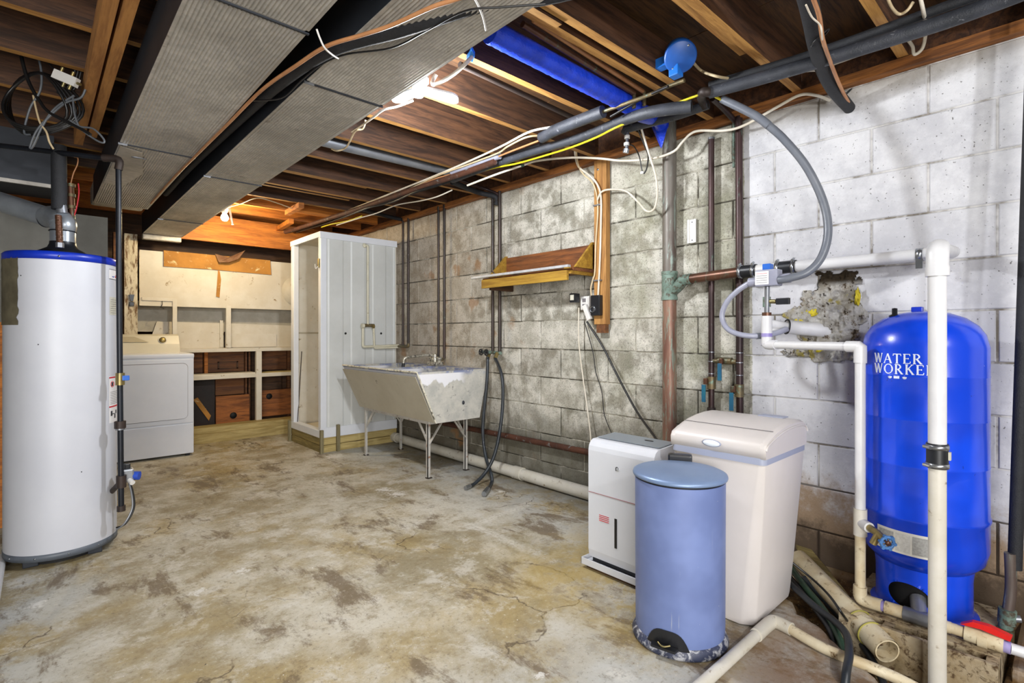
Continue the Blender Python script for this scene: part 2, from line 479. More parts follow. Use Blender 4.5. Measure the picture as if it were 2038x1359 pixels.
def mortar_mat():
    t = NT('mortar'); p, x, y, z = t.pos()
    a = t.mix(t.rng(t.noise(p, 9, 5, .7), .4, .6), srgb('#8d887a'), srgb('#b9b5a8'))
    a = t.mix(t.rng(t.noise(p, 2.6, 5, .7), .44, .56), a, srgb('#38342a'))
    w = t.mix(t.rng(t.noise(p, 3, 5, .75), .46, .62), srgb('#c4c2c0'), srgb('#6e675c'))
    w = t.mix(t.rng(z, .5, .3), w, srgb('#33271a'))
    col = t.mix(t.rng(y, 1.18, 1.15, 0, 1, False), a, w)
    t.bump(t.noise(p, 90, 4, .7), .5, .004)
    return t.out(col, .9, 0)
M['mortar'] = mortar_mat()

def floor_mat():
    t = NT('floor_concrete'); p, x, y, z = t.pos()
    d = t.scalev(p, (1, 1, 1))
    n1 = t.noise(p, 1.7, 9, .74, .15)
    n2 = t.noise(p, 5.0, 10, .78, .2)
    n3 = t.noise(t.scalev(p, (1, 1, 1), (5, 9, 0)), 1.2, 8, .68, .2)
    fine = t.noise(p, 60, 5, .75)
    col = t.mix(t.rng(n1, .39, .61), srgb('#958a6f'), srgb('#c6c0b0'))
    col = t.mix(t.rng(n3, .46, .66, 0, .7), col, srgb('#a8925c'))
    col = t.mix(t.rng(n2, .50, .63, 0, .7), col, srgb('#cfcbc0'))
    col = t.mix(t.rng(n2, .48, .37, 0, .62), col, srgb('#85734f'))
    # cold grey apron near the heater and towards the wall
    gw = t.math('MAXIMUM', t.math('MAXIMUM', t.rng(x, 1.7, 2.4, 0, .75), t.rng(y, 1.6, .8, 0, .75)), t.rng(t.math('ADD', x, t.math('MULTIPLY', y, -.1)), .05, -.4, 0, .8))
    col = t.mix(t.math('MULTIPLY', gw, t.rng(n1, .42, .55)), col, srgb('#b0b3b2'))
    n4 = t.noise(t.scalev(p, (1.6, .7, 1), (3, 1, 0)), 2.6, 10, .78, .25)
    col = t.mix(t.rng(n4, .52, .62, 0, .8), col, srgb('#66543c'))
    col = t.mix(t.rng(fine, .54, .68, 0, .6), col, srgb('#6a5d48'))
    col = t.mix(t.rng(fine, .42, .30, 0, .6), col, srgb('#e0dccf'))
    # darker towards the block wall
    dw = t.math('ADD', x, t.math('MULTIPLY', t.math('SUBTRACT', n2, .5), .6))
    col = t.mix(t.rng(dw, 2.35, 2.62, 0, .6), col, srgb('#4d4738'))
    # trowelled trench patch outlined in pale cement
    def strip(ax, ay, bx, by, w):
        L = math.hypot(bx-ax, by-ay); ux, uy = (bx-ax)/L, (by-ay)/L
        rx = t.math('SUBTRACT', x, ax); ry = t.math('SUBTRACT', y, ay)
        u = t.math('ADD', t.math('MULTIPLY', rx, ux), t.math('MULTIPLY', ry, uy))
        q = t.math('ADD', t.math('MULTIPLY', rx, -uy), t.math('MULTIPLY', ry, ux))
        q = t.math('ADD', q, t.math('MULTIPLY', t.math('SUBTRACT', n2, .5), .12))
        k = t.math('MULTIPLY', t.rng(t.math('ABSOLUTE', q), w*1.6, w*.3), t.math('MULTIPLY', t.rng(u, -.02, .04), t.rng(u, L+.02, L-.05)))
        return k
    s1 = strip(*(1.822, 2.367, 0.000)[:2], *(1.812, 1.653, 0.000)[:2], .035)
    s2 = strip(*(1.819, 2.317, 0.000)[:2], *(2.346, 2.366, 0.000)[:2], .03)
    s3 = strip(*(1.357, 1.035, 0.000)[:2], *(1.375, 0.924, 0.000)[:2], .03)
    pt = t.math('MAXIMUM', t.math('MAXIMUM', s1, s2), s3)
    col = t.mix(t.math('MULTIPLY', pt, t.rng(fine, .62, .4, .2, .8)), col, srgb('#cfccc2'))
    # spilled white paint
    def blob(bx, by, r):
        rx = t.math('SUBTRACT', x, bx); ry = t.math('SUBTRACT', y, by)
        dd = t.math('SQRT', t.math('ADD', t.math('MULTIPLY', rx, rx), t.math('MULTIPLY', ry, ry)))
        dd = t.math('ADD', dd, t.math('MULTIPLY', t.math('SUBTRACT', t.noise(p, 26, 8, .85), .5), r*7))
        return t.rng(dd, r*.8, r*.5)
    bl = None
    for bx, by, r in (((1.792, 3.100, 0.000)[0], (1.792, 3.100, 0.000)[1], .07), ((1.780, 3.249, 0.000)[0], (1.780, 3.249, 0.000)[1], .06), ((1.942, 4.440, 0.000)[0], (1.942, 4.440, 0.000)[1], .10), ((0.692, 2.581, 0.000)[0], (0.692, 2.581, 0.000)[1], .035), ((1.179, 1.155, 0.000)[0], (1.179, 1.155, 0.000)[1], .022), ((0.007, 2.814, 0.000)[0], (0.007, 2.814, 0.000)[1], .03), ((2.346, 2.683, 0.000)[0], (2.346, 2.683, 0.000)[1], .03), ((0.500, 2.494, 0.000)[0], (0.500, 2.494, 0.000)[1], .035)):
        q = blob(bx, by, r); bl = q if bl is None else t.math('MAXIMUM', bl, q)
    col = t.mix(t.math('MULTIPLY', bl, .8), col, srgb('#dddbd5'))
    sp = t.noise(p, 42, 2, .5)
    col = t.mix(t.rng(sp, .765, .78), col, srgb('#e2e0da'))
    sp2 = t.noise(t.scalev(p, (1,1,1), (7,3,0)), 38, 2, .5)
    col = t.mix(t.rng(sp2, .765, .78), col, srgb('#241e18'))
    # hairline cracks
    vo = t.n('ShaderNodeTexVoronoi', feature='DISTANCE_TO_EDGE')
    wv = t.n('ShaderNodeVectorMath', operation='ADD'); t.l(p, wv.inputs[0])
    nn = t.n('ShaderNodeTexNoise'); t.l(p, nn.inputs['Vector']); nn.inputs['Scale'].default_value = 3; nn.inputs['Detail'].default_value = 6
    ws = t.n('ShaderNodeVectorMath', operation='SCALE'); t.l(nn.outputs['Color'], ws.inputs[0]); ws.inputs['Scale'].default_value = .5
    t.l(ws.outputs[0], wv.inputs[1]); t.l(wv.outputs[0], vo.inputs['Vector']); vo.inputs['Scale'].default_value = 1.1
    ck = t.math('MULTIPLY', t.rng(vo.outputs['Distance'], .006, .001), t.rng(n3, .52, .58))
    col = t.mix(t.math('MULTIPLY', ck, .7), col, srgb('#4a3a2a'))
    # ochre stain by the dehumidifier and rust towards the pit
    oy = t.math('MULTIPLY', t.rng(x, 1.35, 1.75), t.rng(t.math('ABSOLUTE', t.math('SUBTRACT', y, 1.35)), .75, .2))
    col = t.mix(t.math('MULTIPLY', oy, t.rng(n2, .42, .56, 0, .7)), col, srgb('#a48a36'))
    orr = t.math('MULTIPLY', t.rng(x, 1.35, 1.8), t.rng(y, 1.0, .6))
    col = t.mix(t.math('MULTIPLY', orr, t.rng(n2, .35, .6, .25, .85)), col, srgb('#7d5c38'))
    # bare ground in the pit
    mud = t.mix(t.rng(t.noise(p, 18, 6, .75), .38, .62), srgb('#2c1c0f'), srgb('#73562f'))
    mud = t.mix(t.rng(t.noise(p, 45, 4, .7), .60, .68), mud, srgb('#b0a67e'))
    col = t.mix(t.rng(z, -.012, -.03), col, mud)
    h = t.math('ADD', t.math('MULTIPLY', n2, .6), t.math('ADD', t.math('MULTIPLY', fine, .25), t.math('MULTIPLY', ck, -.5)))
    t.bump(h, .4, .012)
    t.l(t.rng(n1, .35, .65, .48, .8), t.b.inputs['Roughness'])
    return t.out(col, None, 0)
M['floor_concrete'] = floor_mat()

def emis(name, c, s):
    t = NT(name); t.b.inputs['Base Color'].default_value = (1,1,1,1)
    t.b.inputs['Emission Color'].default_value = c; t.b.inputs['Emission Strength'].default_value = s
    return t.m
M['led_glow'] = emis('led_glow', (.94, .97, 1, 1), 9)
M['bulb_glow'] = emis('bulb_glow', (1, .86, .58, 1), 14)

# ------------------------------------------------------------------ the room
WX = 2.71                                  # face of the block wall
def pit_depth(x, y):
    # line of the broken slab edge from (2.25,.80) to (1.75,.20)
    s = (x-2.25)*.768 - (y-.80)*.64        # > 0 inside the pit
    s += (noise.noise(Vector((x*7, y*7, 1)))*.05 + noise.noise(Vector((x*19, y*19, 4)))*.02)
    k = max(0, min(1, s/.035))
    if x > 2.62: k *= max(0, (2.70-x)/.08)
    r = noise.noise(Vector((x*11, y*11, 7)))*.02 + noise.noise(Vector((x*31, y*31, 2)))*.012
    base = -.085 + r
    if y < .16 and x > 2.15: base = -.03 + r*.6
    return base*k
mb = MB()
gx0, gx1, gy0, gy1, st = 1.3, 2.72, -1.0, 1.0, .02
nx, ny = round((gx1-gx0)/st), round((gy1-gy0)/st)
vv = [(gx0+i*st, gy0+j*st, pit_depth(gx0+i*st, gy0+j*st)) for j in range(ny+1) for i in range(nx+1)]
mb.add(vv, [(j*(nx+1)+i, j*(nx+1)+i+1, (j+1)*(nx+1)+i+1, (j+1)*(nx+1)+i) for j in range(ny) for i in range(nx)], True)
for a in ((-2.6, -2.6, gx0, 7.0), (gx0, gy1, 2.72, 7.0), (gx0, -2.6, 2.72, gy0)):
    mb.add([(a[0], a[1], 0), (a[2], a[1], 0), (a[2], a[3], 0), (a[0], a[3], 0)], [(0,1,2,3)])
floor = struct(mb.build('floor', M['floor_concrete']))

# block wall on the right: each block its own piece over a recessed mortar bed
wall = struct(MB().box((WX+.006, -2.6, -.25), (WX+.2, 6.6, 2.19)).build('wall_right', M['mortar']))
wl = wall.location.copy()
def block_mesh():
    b = .0035; L, H = .3984/2, .1962/2
    v = [(0, -L, -H), (0, L, -H), (0, L, H), (0, -L, H)]
    front = [(-.008, -L+b, -H+b), (-.008, L-b, -H+b), (-.008, L-b, H-b), (-.008, -L+b, H-b)]
    mid = [(-.008+b, -L, -H), (-.008+b, L, -H), (-.008+b, L, H), (-.008+b, -L, H)]
    back = [(.05, -L, -H), (.05, L, -H), (.05, L, H), (.05, -L, H)]
    V = front+mid+back
    F = [(3,2,1,0)]
    for o in (0, 4):
        F += [(o+i, o+(i+1)%4, o+4+(i+1)%4, o+4+i) for i in range(4)]
    me = bpy.data.meshes.new('concrete_block')
    me.from_pydata(V, [], F); me.materials.append(M['concrete_block'])
    bm = bmesh.new(); bm.from_mesh(me); bmesh.ops.recalc_face_normals(bm, faces=bm.faces[:]); bm.to_mesh(me); bm.free()
    return me
bme = block_mesh()
for k in range(-1, 10):
    zc = .156+.2032*k+.1016
    off = .214 if k % 2 == 0 else .4235
    for n in range(-5, 15):
        y0 = off+.4064*n; y1 = y0+.4064
        a, b = max(y0, -1.7), min(y1, 6.3)
        if b-a < .06: continue
        o = bpy.data.objects.new('concrete_block', bme)
        COL.objects.link(o); o.parent = wall
        o.location = Vector((WX+.0085+random.uniform(-.0015, .0015), (a+b)/2, zc))-wl
        o.scale = (1, (b-a-.008)/.3984, 1)
        o.rotation_euler = (random.uniform(-.003, .003), random.uniform(-.004, .004), random.uniform(-.004, .004))
struct(MB().box((-2.6, 6.32, -.02), (2.75, 6.42, 2.4)).build('wall_far', M['dim_board']))
struct(MB().box((-2.7, -2.6, 0), (-2.6, 6.4, 2.4)).build('wall_left', M['grey_wall']))
struct(MB().box((-2.7, -2.7, 0), (2.9, -2.6, 2.4)).build('wall_back', M['grey_wall']))
struct(MB().box((-1.6, 4.42, 0), (.36, 4.5, 1.86)).build('wall_inner', M['grey_wall']))

ZJ = 2.23; ZS = 2.415
ceil = struct(MB().box((-2.7, -2.7, ZS+.012), (2.9, 6.5, ZS+.05)).build('ceiling', M['dark']))
cl = ceil.location
x = -2.7
while x < 2.85:                                         # sub-floor sheets
    y = -2.7 + (.6 if round((x+2.7)/1.22) % 2 else 0) - .6
    while y < 6.5:
        MB().box((x+.002, max(y, -2.7)+.002, ZS), (min(x+1.218, 2.9), min(y+2.436, 6.5), ZS+.014)).build('plywood_sheet', M['plywood'], ceil)
        y += 2.44
    x += 1.22
joist_y = [-1.95, -1.54, -1.13, -.73, -.32, .09, .498, .906, 1.335, 1.72, 2.13, 2.535, 2.94, 3.35, 3.77, 4.19, 4.64, 5.02, 5.40, 6.15]
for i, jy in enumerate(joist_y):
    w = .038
    o = MB().box((-2.6, jy-w/2, ZJ+random.uniform(-.006, .004)), (2.66, jy+w/2, ZS)).build('joist', M['dark_joist' if jy < 4.9 else 'orange_board'], ceil)
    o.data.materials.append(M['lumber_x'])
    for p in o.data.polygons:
        if p.normal.z < -.9 and jy < 4.9: p.material_index = 1  # undersides in paler wood, other faces in darker wood
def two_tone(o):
    o.data.materials.clear(); o.data.materials.append(M['dark_joist']); o.data.materials.append(M['lumber_x'])
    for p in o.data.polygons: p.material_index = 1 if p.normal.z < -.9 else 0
# sistered and scrap timbers nailed beside the joists
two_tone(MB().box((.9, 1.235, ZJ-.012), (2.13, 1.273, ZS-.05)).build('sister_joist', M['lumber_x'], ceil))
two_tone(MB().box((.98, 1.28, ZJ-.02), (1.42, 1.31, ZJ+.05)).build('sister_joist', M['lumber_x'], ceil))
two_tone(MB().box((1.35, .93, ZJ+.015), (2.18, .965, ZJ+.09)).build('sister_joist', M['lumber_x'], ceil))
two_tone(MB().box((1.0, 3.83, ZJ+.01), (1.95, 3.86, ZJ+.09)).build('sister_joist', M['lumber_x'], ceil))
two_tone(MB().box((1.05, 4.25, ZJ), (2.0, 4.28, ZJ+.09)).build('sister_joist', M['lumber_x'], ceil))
for a, b in (((1.710, 4.580, 2.200), (1.727, 4.974, 2.200)), ((1.880, 5.302, 2.200), (1.918, 5.808, 2.200))):
    MB().beam(a, b, .045, .045).build('bridging_block', M['orange_board'], ceil)
struct(MB().box((.86, 5.80, 1.99), (2.70, 5.84, 2.25)).build('trim_4', M['orange_board']))     # header board across the far bay

sill = struct(MB().box((2.665, -2.6, 2.19), (2.86, 6.5, 2.232)).build('trim_1', M['sill']))
rim = struct(MB().box((2.70, -2.6, 2.234), (2.74, 6.5, 2.41)).build('trim_2', M['lumber_dark_x']))

# ------------------------------------------------------------------ duct work
def duct(name, label, x0, x1, cuts, z0, z1):
    t = thing(name, label, 'air duct', ((x0+x1)/2, (cuts[0]+cuts[-1])/2, z0))
    for a, b in zip(cuts[:-1], cuts[1:]):
        mb = MB(); n = 156; pitch = (x1-x0-.02)/26
        vv = []
        for i in range(n+1):
            xx = x0+.01+(x1-x0-.02)*i/n
            zz = z0+.0018*math.sin(2*PI*(xx-x0)/pitch)
            vv += [(xx, a+.012, zz), (xx, b-.012, zz)]
        mb.add(vv, [(2*i, 2*i+1, 2*i+3, 2*i+2) for i in range(n)], True)
        # smooth margins of the sheet
        mb.box((x0, a+.002, z0), (x0+.011, b-.002, z0+.003)); mb.box((x1-.011, a+.002, z0), (x1, b-.002, z0+.003))
        mb.box((x0, a+.001, z0), (x1, a+.013, z0+.003)); mb.box((x0, b-.013, z0), (x1, b-.001, z0+.003))
        mb.build('bottom_panel', M['galvanized'], t)
        MB().box((x0, a, z0+.003), (x0+.004, b, z1)).build('side_panel', M['duct_side'], t)
        MB().box((x1-.004, a, z0+.003), (x1, b, z1)).build('side_panel', M['duct_side'], t)
    for a in cuts[1:-1]:
        MB().box((x0-.004, a-.005, z0-.005), (x1+.004, a+.003, z0-.0)).build('drive_cleat', M['duct_side'], t)
        MB().box((x0-.006, a-.007, z0-.009), (x0+.03, a-.002, z0+.001)).build('cleat_tab', M['zinc'], t)
    MB().box((x0, cuts[-1]-.006, z0+.003), (x1, cuts[-1], z1)).build('end_cap', M['duct_side'], t)
    MB().box((x0, cuts[0], z0+.003), (x1, cuts[0]+.006, z1)).build('end_cap', M['duct_side'], t)
    return t
d1 = duct('supply_duct', 'galvanised ribbed air duct running above the water heater, the left one of two', .30, .615, [-1.45, .07, 1.60, 3.13, 4.67], 2.0, 2.19)
MB().prism([(.305, 3.16, 1.996), (.305, 4.0, 1.996), (.40, 4.02, 1.996), (.455, 3.62, 1.996), (.40, 3.2, 1.996)], (0,0,-.002)).build('patch_panel', M['galvanized'], d1)
MB().lathe((.40, 3.31, 1.992), [(.001, -.0015), (.022, 0), (.022, .002)], n=16, sx=1.6, sy=.6).build('plug', M['zinc'], d1)
MB().box((.30, 4.68, 2.03), (.615, 4.95, 2.17), .02).build('boot', M['galvanized'], d1)
d2 = duct('supply_duct', 'galvanised ribbed air duct beside the bright lamp, the right one of two', .727, 1.035, [-1.15, .38, 1.91, 3.44, 4.97, 5.86], 2.0, 2.19)
MB().box((.725, 5.79, 1.95), (1.03, 5.86, 1.998), .01).build('boot', M['galvanized'], d2)
t = thing('return_plenum', 'dark sheet metal plenum under the joists behind the water heater', 'air duct', (-.5, 4.15, 1.9))
MB().box((-1.6, 4.0, 1.93), (.08, 4.4, 2.22)).build('body', M['duct_side'], t)
MB().box((-1.6, 3.985, 1.915), (.085, 4.0, 1.935)).build('flange', M['galvanized'], t)

# two hanging timbers beside duct one
single(MB().box((.158, -1.2, 2.135), (.197, 3.78, 2.228)), 'hanging_timber', M['lumber_y'], 'long brown timber under the joists, nearer the coil of black cable', 'timber', 'timbers beside the left duct')
single(MB().box((.208, -1.2, 2.145), (.247, 3.62, 2.228)), 'hanging_timber', M['lumber_y'], 'long brown timber under the joists, nearer the left duct', 'timber', 'timbers beside the left duct')

# black flex line and copper-coloured cable between the ducts
tb = single(MB().tube([(1.327, 0.685, 2.100), (1.081, 0.990, 2.030), (0.943, 1.155, 2.020), (0.820, 1.389, 2.000), (0.710, 1.642, 2.000), (0.681, 2.023, 2.020), (0.684, 2.551, 2.050), (0.678, 3.544, 2.070), (0.680, 4.362, 2.070)], .020, n=12),
    'flexible_line', M['foam_black'], 'black insulated line sagging diagonally between the two ducts', 'pipe')
single(MB().tube([(0.972, 0.824, 2.000), (0.847, 1.122, 1.985), (0.807, 1.206, 1.980), (0.763, 1.349, 1.975), (0.722, 1.455, 1.975), (0.669, 1.585, 1.975), (0.650, 1.786, 1.985), (0.624, 2.070, 1.990), (0.617, 2.487, 1.990), (0.608, 2.955, 1.990), (0.596, 3.660, 1.990), (0.596, 4.390, 1.990)], .0062, n=8),
    'copper_line', M['cable_tan'], 'thin tan line tied along the black line between the ducts', 'tubing')
single(MB().tube([(1.033, 0.992, 1.985), (0.950, 1.076, 1.980), (0.884, 1.160, 1.980), (0.867, 1.323, 1.990), (0.837, 1.480, 1.990), (0.748, 1.614, 1.990), (0.714, 1.732, 1.990), (0.702, 1.880, 1.985), (0.697, 2.072, 1.985), (0.629, 2.210, 2.000)], .003, n=6),
    'thin_cable', M['cable_black'], 'thin black cable looping across the right duct', 'cable')
single(MB().tube([(0.617, 1.533, 1.985), (0.631, 1.545, 1.970), (0.653, 1.562, 1.955), (0.689, 1.593, 1.960), (0.734, 1.648, 1.985)], .0032, n=6), 'cable_tie', M['white_plastic'], 'white tie around the black line at the right duct edge', 'cable tie')
single(MB().tube([(0.877, 1.106, 1.985), (0.901, 1.121, 1.985), (0.946, 1.155, 1.985), (0.991, 1.197, 1.985)], .0032, n=6), 'cable_tie', M['white_plastic'], 'white tie hanging on the right duct at the picture top', 'cable tie')

# ------------------------------------------------------------------ water heater
hx, hy, hr = .101, 3.418, .215
wh = thing('water_heater', 'tall white cylindrical water heater with a blue top ring', 'water heater', (hx, hy, 0))
MB().lathe((hx, hy, 0), [(hr, .062), (hr, 1.432)], n=72).build('tank_jacket', M['enamel'], wh)
rg = MB().lathe((hx, hy, 0), [(hr-.02, 1.425), (hr+.004, 1.425), (hr+.004, 1.455), (hr-.004, 1.463), (.02, 1.470), (.0, 1.470)], n=72).build('top_ring', M['ring_blue'], wh)
br = MB().lathe((hx, hy, 0), [(hr-.02, .034), (hr+.002, .034), (hr+.002, .064), (hr-.02, .066)], n=72).build('bottom_ring', simple('heater_grey', '#5f666f', '#525862', .45), wh)
for a in (-150, -118, -86, -54):
    q = (hx+(hr+.003)*math.cos(math.radians(a)), hy+(hr+.003)*math.sin(math.radians(a)), .05)
    MB().lathe(q, [(.004, -.002), (.004, .002), (.0, .003)], n=8, axis=(math.cos(math.radians(a)), math.sin(math.radians(a)), 0)).build('screw', M['steel'], br)
q = (hx+(hr+.004)*math.cos(math.radians(-95)), hy+(hr+.004)*math.sin(math.radians(-95)), 1.44)
MB().lathe(q, [(.005, -.002), (.005, .002), (.0, .003)], n=8, axis=(0, -1, 0)).build('screw', M['steel'], rg)
for a in (-135, -45, 90):
    c = (hx+(hr-.05)*math.cos(math.radians(a)), hy+(hr-.05)*math.sin(math.radians(a)))
    MB().box((c[0]-.028, c[1]-.028, 0), (c[0]+.028, c[1]+.028, .036), .004).build('foot', M['duct_side'], wh)
MB().lathe((hx, hy, 0), [(hr-.05, .004), (hr-.05, .036)], n=40).build('burner_skirt', M['dark'], wh)
# draft hood and vent
dh = MB().lathe((hx+.0, hy-.02, 1.47), [(.100, .0), (.098, .010), (.060, .032), (.052, .05), (.0515, .062)], n=36).build('draft_hood', M['black_paint'], wh)
MB().tube([(hx, hy-.02, 1.525), (hx, hy-.02, 1.60), (hx-.008, hy-.02, 1.64)], .05, n=28, raw=True).build('vent_collar', M['vent_metal'], wh)
v0 = Vector((hx, hy-.02, 1.60)); far = Vector((-0.646, 4.321, 1.998))
vp = thing('vent_pipe', 'shiny galvanised vent pipe sloping up from the water heater to the left', 'vent pipe', (hx, hy, 1.6))
e1 = Vector((0.047, 3.564, 1.676))
MB().tube([v0, v0+Vector((0,0,.03)), v0*.5+e1*.5+Vector((0,0,.03)), e1], [.052,.0525,.052,.052], n=28, sub=5).build('elbow', M['vent_metal'], vp)
MB().tube([e1, far], .050, n=28, raw=True).build('duct', M['vent_metal'], vp)
for k in (0, .35): MB().ring(e1+(far-e1)*k, (far-e1), .052, .003, 28, 6).build('seam_band', M['black_paint'], vp)
MB().ring((hx, hy-.02, 1.585), (0,0,1), .052, .003, 28, 6).build('seam_band', M['black_paint'], vp)
# copper and foam water lines on top
wl_ = thing('hot_water_line', 'black insulated water pipe rising from the water heater top to the joists', 'pipe', (.05, 3.37, 1.47))
MB().tube([(0.087, 3.378, 1.688), (0.087, 3.378, 1.754), (0.085, 3.380, 2.001)], .031, n=18, raw=True).build('foam_sleeve', M['foam_black'], wl_)
MB().tube([(0.098, 3.368, 1.668), (0.093, 3.373, 1.718)], .022, n=16, raw=True).build('coupling', M['zinc'], wl_)
rp = [(0.084, 3.259, 1.488)]
for i in range(1, 16):
    rp.append((0.084, 3.259, 1.488))
mbx = MB(); base = Vector((0.086, 3.257, 1.493)); top = Vector((0.082, 3.315, 1.645))
mbx.tube([base+(top-base)*(i/60) for i in range(61)], [.012+.0022*math.sin(i*1.9) for i in range(61)], n=12, raw=True)
mbx.build('flex_connector', M['copper'], wl_)
MB().lathe(base+Vector((0,0,-.006)), [(.016, 0), (.016, .022), (.012, .024)], n=6, smooth=False).build('hex_nut', M['zinc'], wl_)
cw = thing('cold_water_line', 'brown copper water pipe beside the black insulated pipe above the heater', 'pipe', (0.136, 3.428, 1.672))
MB().tube([(0.139, 3.399, 1.637), (0.133, 3.404, 1.743), (0.131, 3.406, 1.813)], [.010, .013, .012], n=12, raw=True).build('riser', M['copper'], cw)
for yy in (372, 392, 415): MB().cyl((0.133, 3.404, 1.813) if yy == 372 else ((0.133, 3.404, 1.763) if yy == 392 else (0.135, 3.402, 1.705)), (0.133, 3.404, 1.828) if yy == 372 else ((0.133, 3.404, 1.778) if yy == 392 else (0.135, 3.402, 1.720)), .017, n=12).build('fitting', M['brass_old'], cw)
single(MB().tube([(0.131, 3.406, 1.828), (0.141, 3.397, 1.881), (0.155, 3.384, 1.923), (0.157, 3.382, 1.956), (0.144, 3.394, 1.963)], .003, n=6), 'bare_wire', M['cable_tan'], 'short bare wire loop above the copper pipe by the heater', 'cable')
single(MB().tube([(0.141, 3.397, 1.662), (0.152, 3.387, 1.705), (0.161, 3.378, 1.780), (0.159, 3.380, 1.830)], .003, n=6), 'thin_cable', M['red_ink'], 'thin dark red wire looping beside the heater pipes', 'cable')
def on_heater(px_deg, z, r=.0012):
    a = math.radians(px_deg)
    return Vector((hx+(hr+r)*math.cos(a), hy+(hr+r)*math.sin(a), z))
def curved(name, m, a0, a1, z0, z1, r=.0012, parent=wh, th=.0006):
    mb = MB(); n = max(2, int(abs(a1-a0)/3))
    vv = []
    for i in range(n+1):
        a = a0+(a1-a0)*i/n
        vv += [on_heater(a, z0, r), on_heater(a, z1, r), on_heater(a, z0, r-th), on_heater(a, z1, r-th)]
    F = []
    for i in range(n):
        b = 4*i; c = b+4
        F += [(b, c, c+1, b+1), (b+2, b+3, c+3, c+2), (b, b+2, c+2, c), (b+1, c+1, c+3, b+3)]
    mb.add(vv, F)
    return mb.build(name, m, parent)
# front of the jacket as seen runs from about -177 deg (left) to +2 deg (right)
lb = curved('brand_label', M['label_white'], -37, -6, 1.355, 1.405)
for z in (1.356, 1.404): curved('border', M['ink'], -37, -6, z-.0012, z+.0012, .0018, lb)
jb = MB(); 
for a0, z0, a1, z1 in ((-26, 1.392, -26, 1.372), (-26, 1.372, -28, 1.366), (-28, 1.366, -31, 1.370)):
    jb.beam(on_heater(a0, z0, .002), on_heater(a1, z1, .002), .005, .001)
jb.build('logo_letter', M['blue_ink'], lb)
MB().prism([on_heater(-23, 1.366, .0016), on_heater(-12, 1.366, .0016), on_heater(-16, 1.394, .0016)], Vector((.7, -.4, 0))*.001).build('logo_letter', M['red_ink'], lb)
rt = curved('rating_label', M['paper'], -36, -6, 1.175, 1.265)
for k in range(7): curved('print_line', M['ink'], -34, -8, 1.185+.011*k, 1.1865+.011*k, .0018, rt)
wn = curved('warning_label', M['label_white'], -37, -6, .63, .865)
curved('red_bar', M['red_ink'], -37, -6, .855, .862, .0018, wn); curved('red_bar', M['red_ink'], -37, -6, .708, .715, .0018, wn)
for k in range(8): curved('print_line', M['ink'], -35, -8, .725+.0085*k, .7265+.0085*k, .0018, wn)
MB().ring(on_heater(-30, .825, .001), (math.cos(math.radians(-30)), math.sin(math.radians(-30)), 0), .014, .0018, 20, 4).build('symbol', M['red_ink'], wn)
curved('symbol', M['ink'], -32, -28, .815, .835, .0018, wn)
MB().prism([on_heater(-22, .815, .0016), on_heater(-11, .815, .0016), on_heater(-16, .84, .0016)], Vector((.7, -.4, 0))*.001).build('symbol', M['red_ink'], wn)
for a0, a1, z0, z1 in ((-34, -30, .665, .69), (-31, -24, .672, .676), (-25, -21, .65, .672), (-21, -17, .672, .69)): curved('symbol', M['ink'], a0, a1, z0, z1, .0018, wn)
# torn wrapping on the left side
mb = MB(); n = 18; vv = []
for i in range(n+1):
    z = 1.43-.31*i/n
    e = -137+3*noise.noise(Vector((0, 0, i*.9)))
    for j in range(6):
        vv.append(on_heater(-182+(e+182)*j/5, z, .004+.002*noise.noise(Vector((j, i*.5, 2)))))
mb.add(vv, [(i*6+j, i*6+j+1, (i+1)*6+j+1, (i+1)*6+j) for i in range(n) for j in range(5)], True)
mb.build('torn_wrap', simple('torn_wrap', '#6c6550', '#4c4636', .7, 0, 8), wh)
for p in ((-0.016, 3.296, 1.346), (0.031, 3.267, 1.031), (0.178, 3.160, 0.423)):
    v = Vector(p); a = math.degrees(math.atan2(v.y-hy, v.x-hx))
    curved('paint_chip', M['ink'], a-.6, a+.6, v.z-.003, v.z+.002, .0012)

# gas line
gl = thing('gas_pipe', 'black iron gas pipe dropping beside the water heater from the joists', 'pipe', (0.306, 3.191, 0.225))
MB().pipe([(-0.574, 4.051, 2.089), (-0.018, 3.434, 1.973), (0.302, 3.195, 1.935), (0.304, 3.193, 1.337), (0.312, 3.186, 0.220)], .0125, .02).build('pipe', M['black_paint'], gl)
MB().tube([(0.245, 3.234, 1.941), (0.302, 3.195, 1.935), (0.302, 3.195, 1.886)], .0175, n=14, sub=5).build('elbow', M['iron'], gl)
vb = MB().cyl((0.308, 3.190, 0.887), (0.308, 3.190, 0.828), .019, n=12).build('gas_valve', M['brass'], gl)
MB().box(Vector((0.318, 3.153, 0.864))-Vector((.006, .01, .012)), Vector((0.333, 3.140, 0.864))+Vector((.008, .01, .012)), .005).build('valve_handle', M['blue_handle'], vb)
MB().cyl((0.308, 3.190, 0.650), (0.308, 3.190, 0.615), .024, n=8).build('union', M['iron'], gl)
MB().cyl((0.308, 3.190, 0.620), (0.308, 3.190, 0.608), .02, n=12).build('union', M['zinc'], gl)
MB().cyl((0.312, 3.186, 0.383), (0.312, 3.186, 0.324), .021, n=12).build('tee', M['iron'], gl)
MB().cyl((0.312, 3.186, 0.235), (0.312, 3.186, 0.208), .018, n=8).build('cap', M['iron'], gl)
MB().tube([(0.312, 3.186, 0.354), (0.289, 3.288, 0.293), (0.279, 3.406, 0.243)], .0125, n=12, raw=True).build('branch', M['iron'], gl)
gv = thing('gas_control', 'grey gas control valve with a blue dial on the side of the heater', 'gas valve', (0.342, 3.212, 0.325))
c = Vector((0.347, 3.235, 0.369))
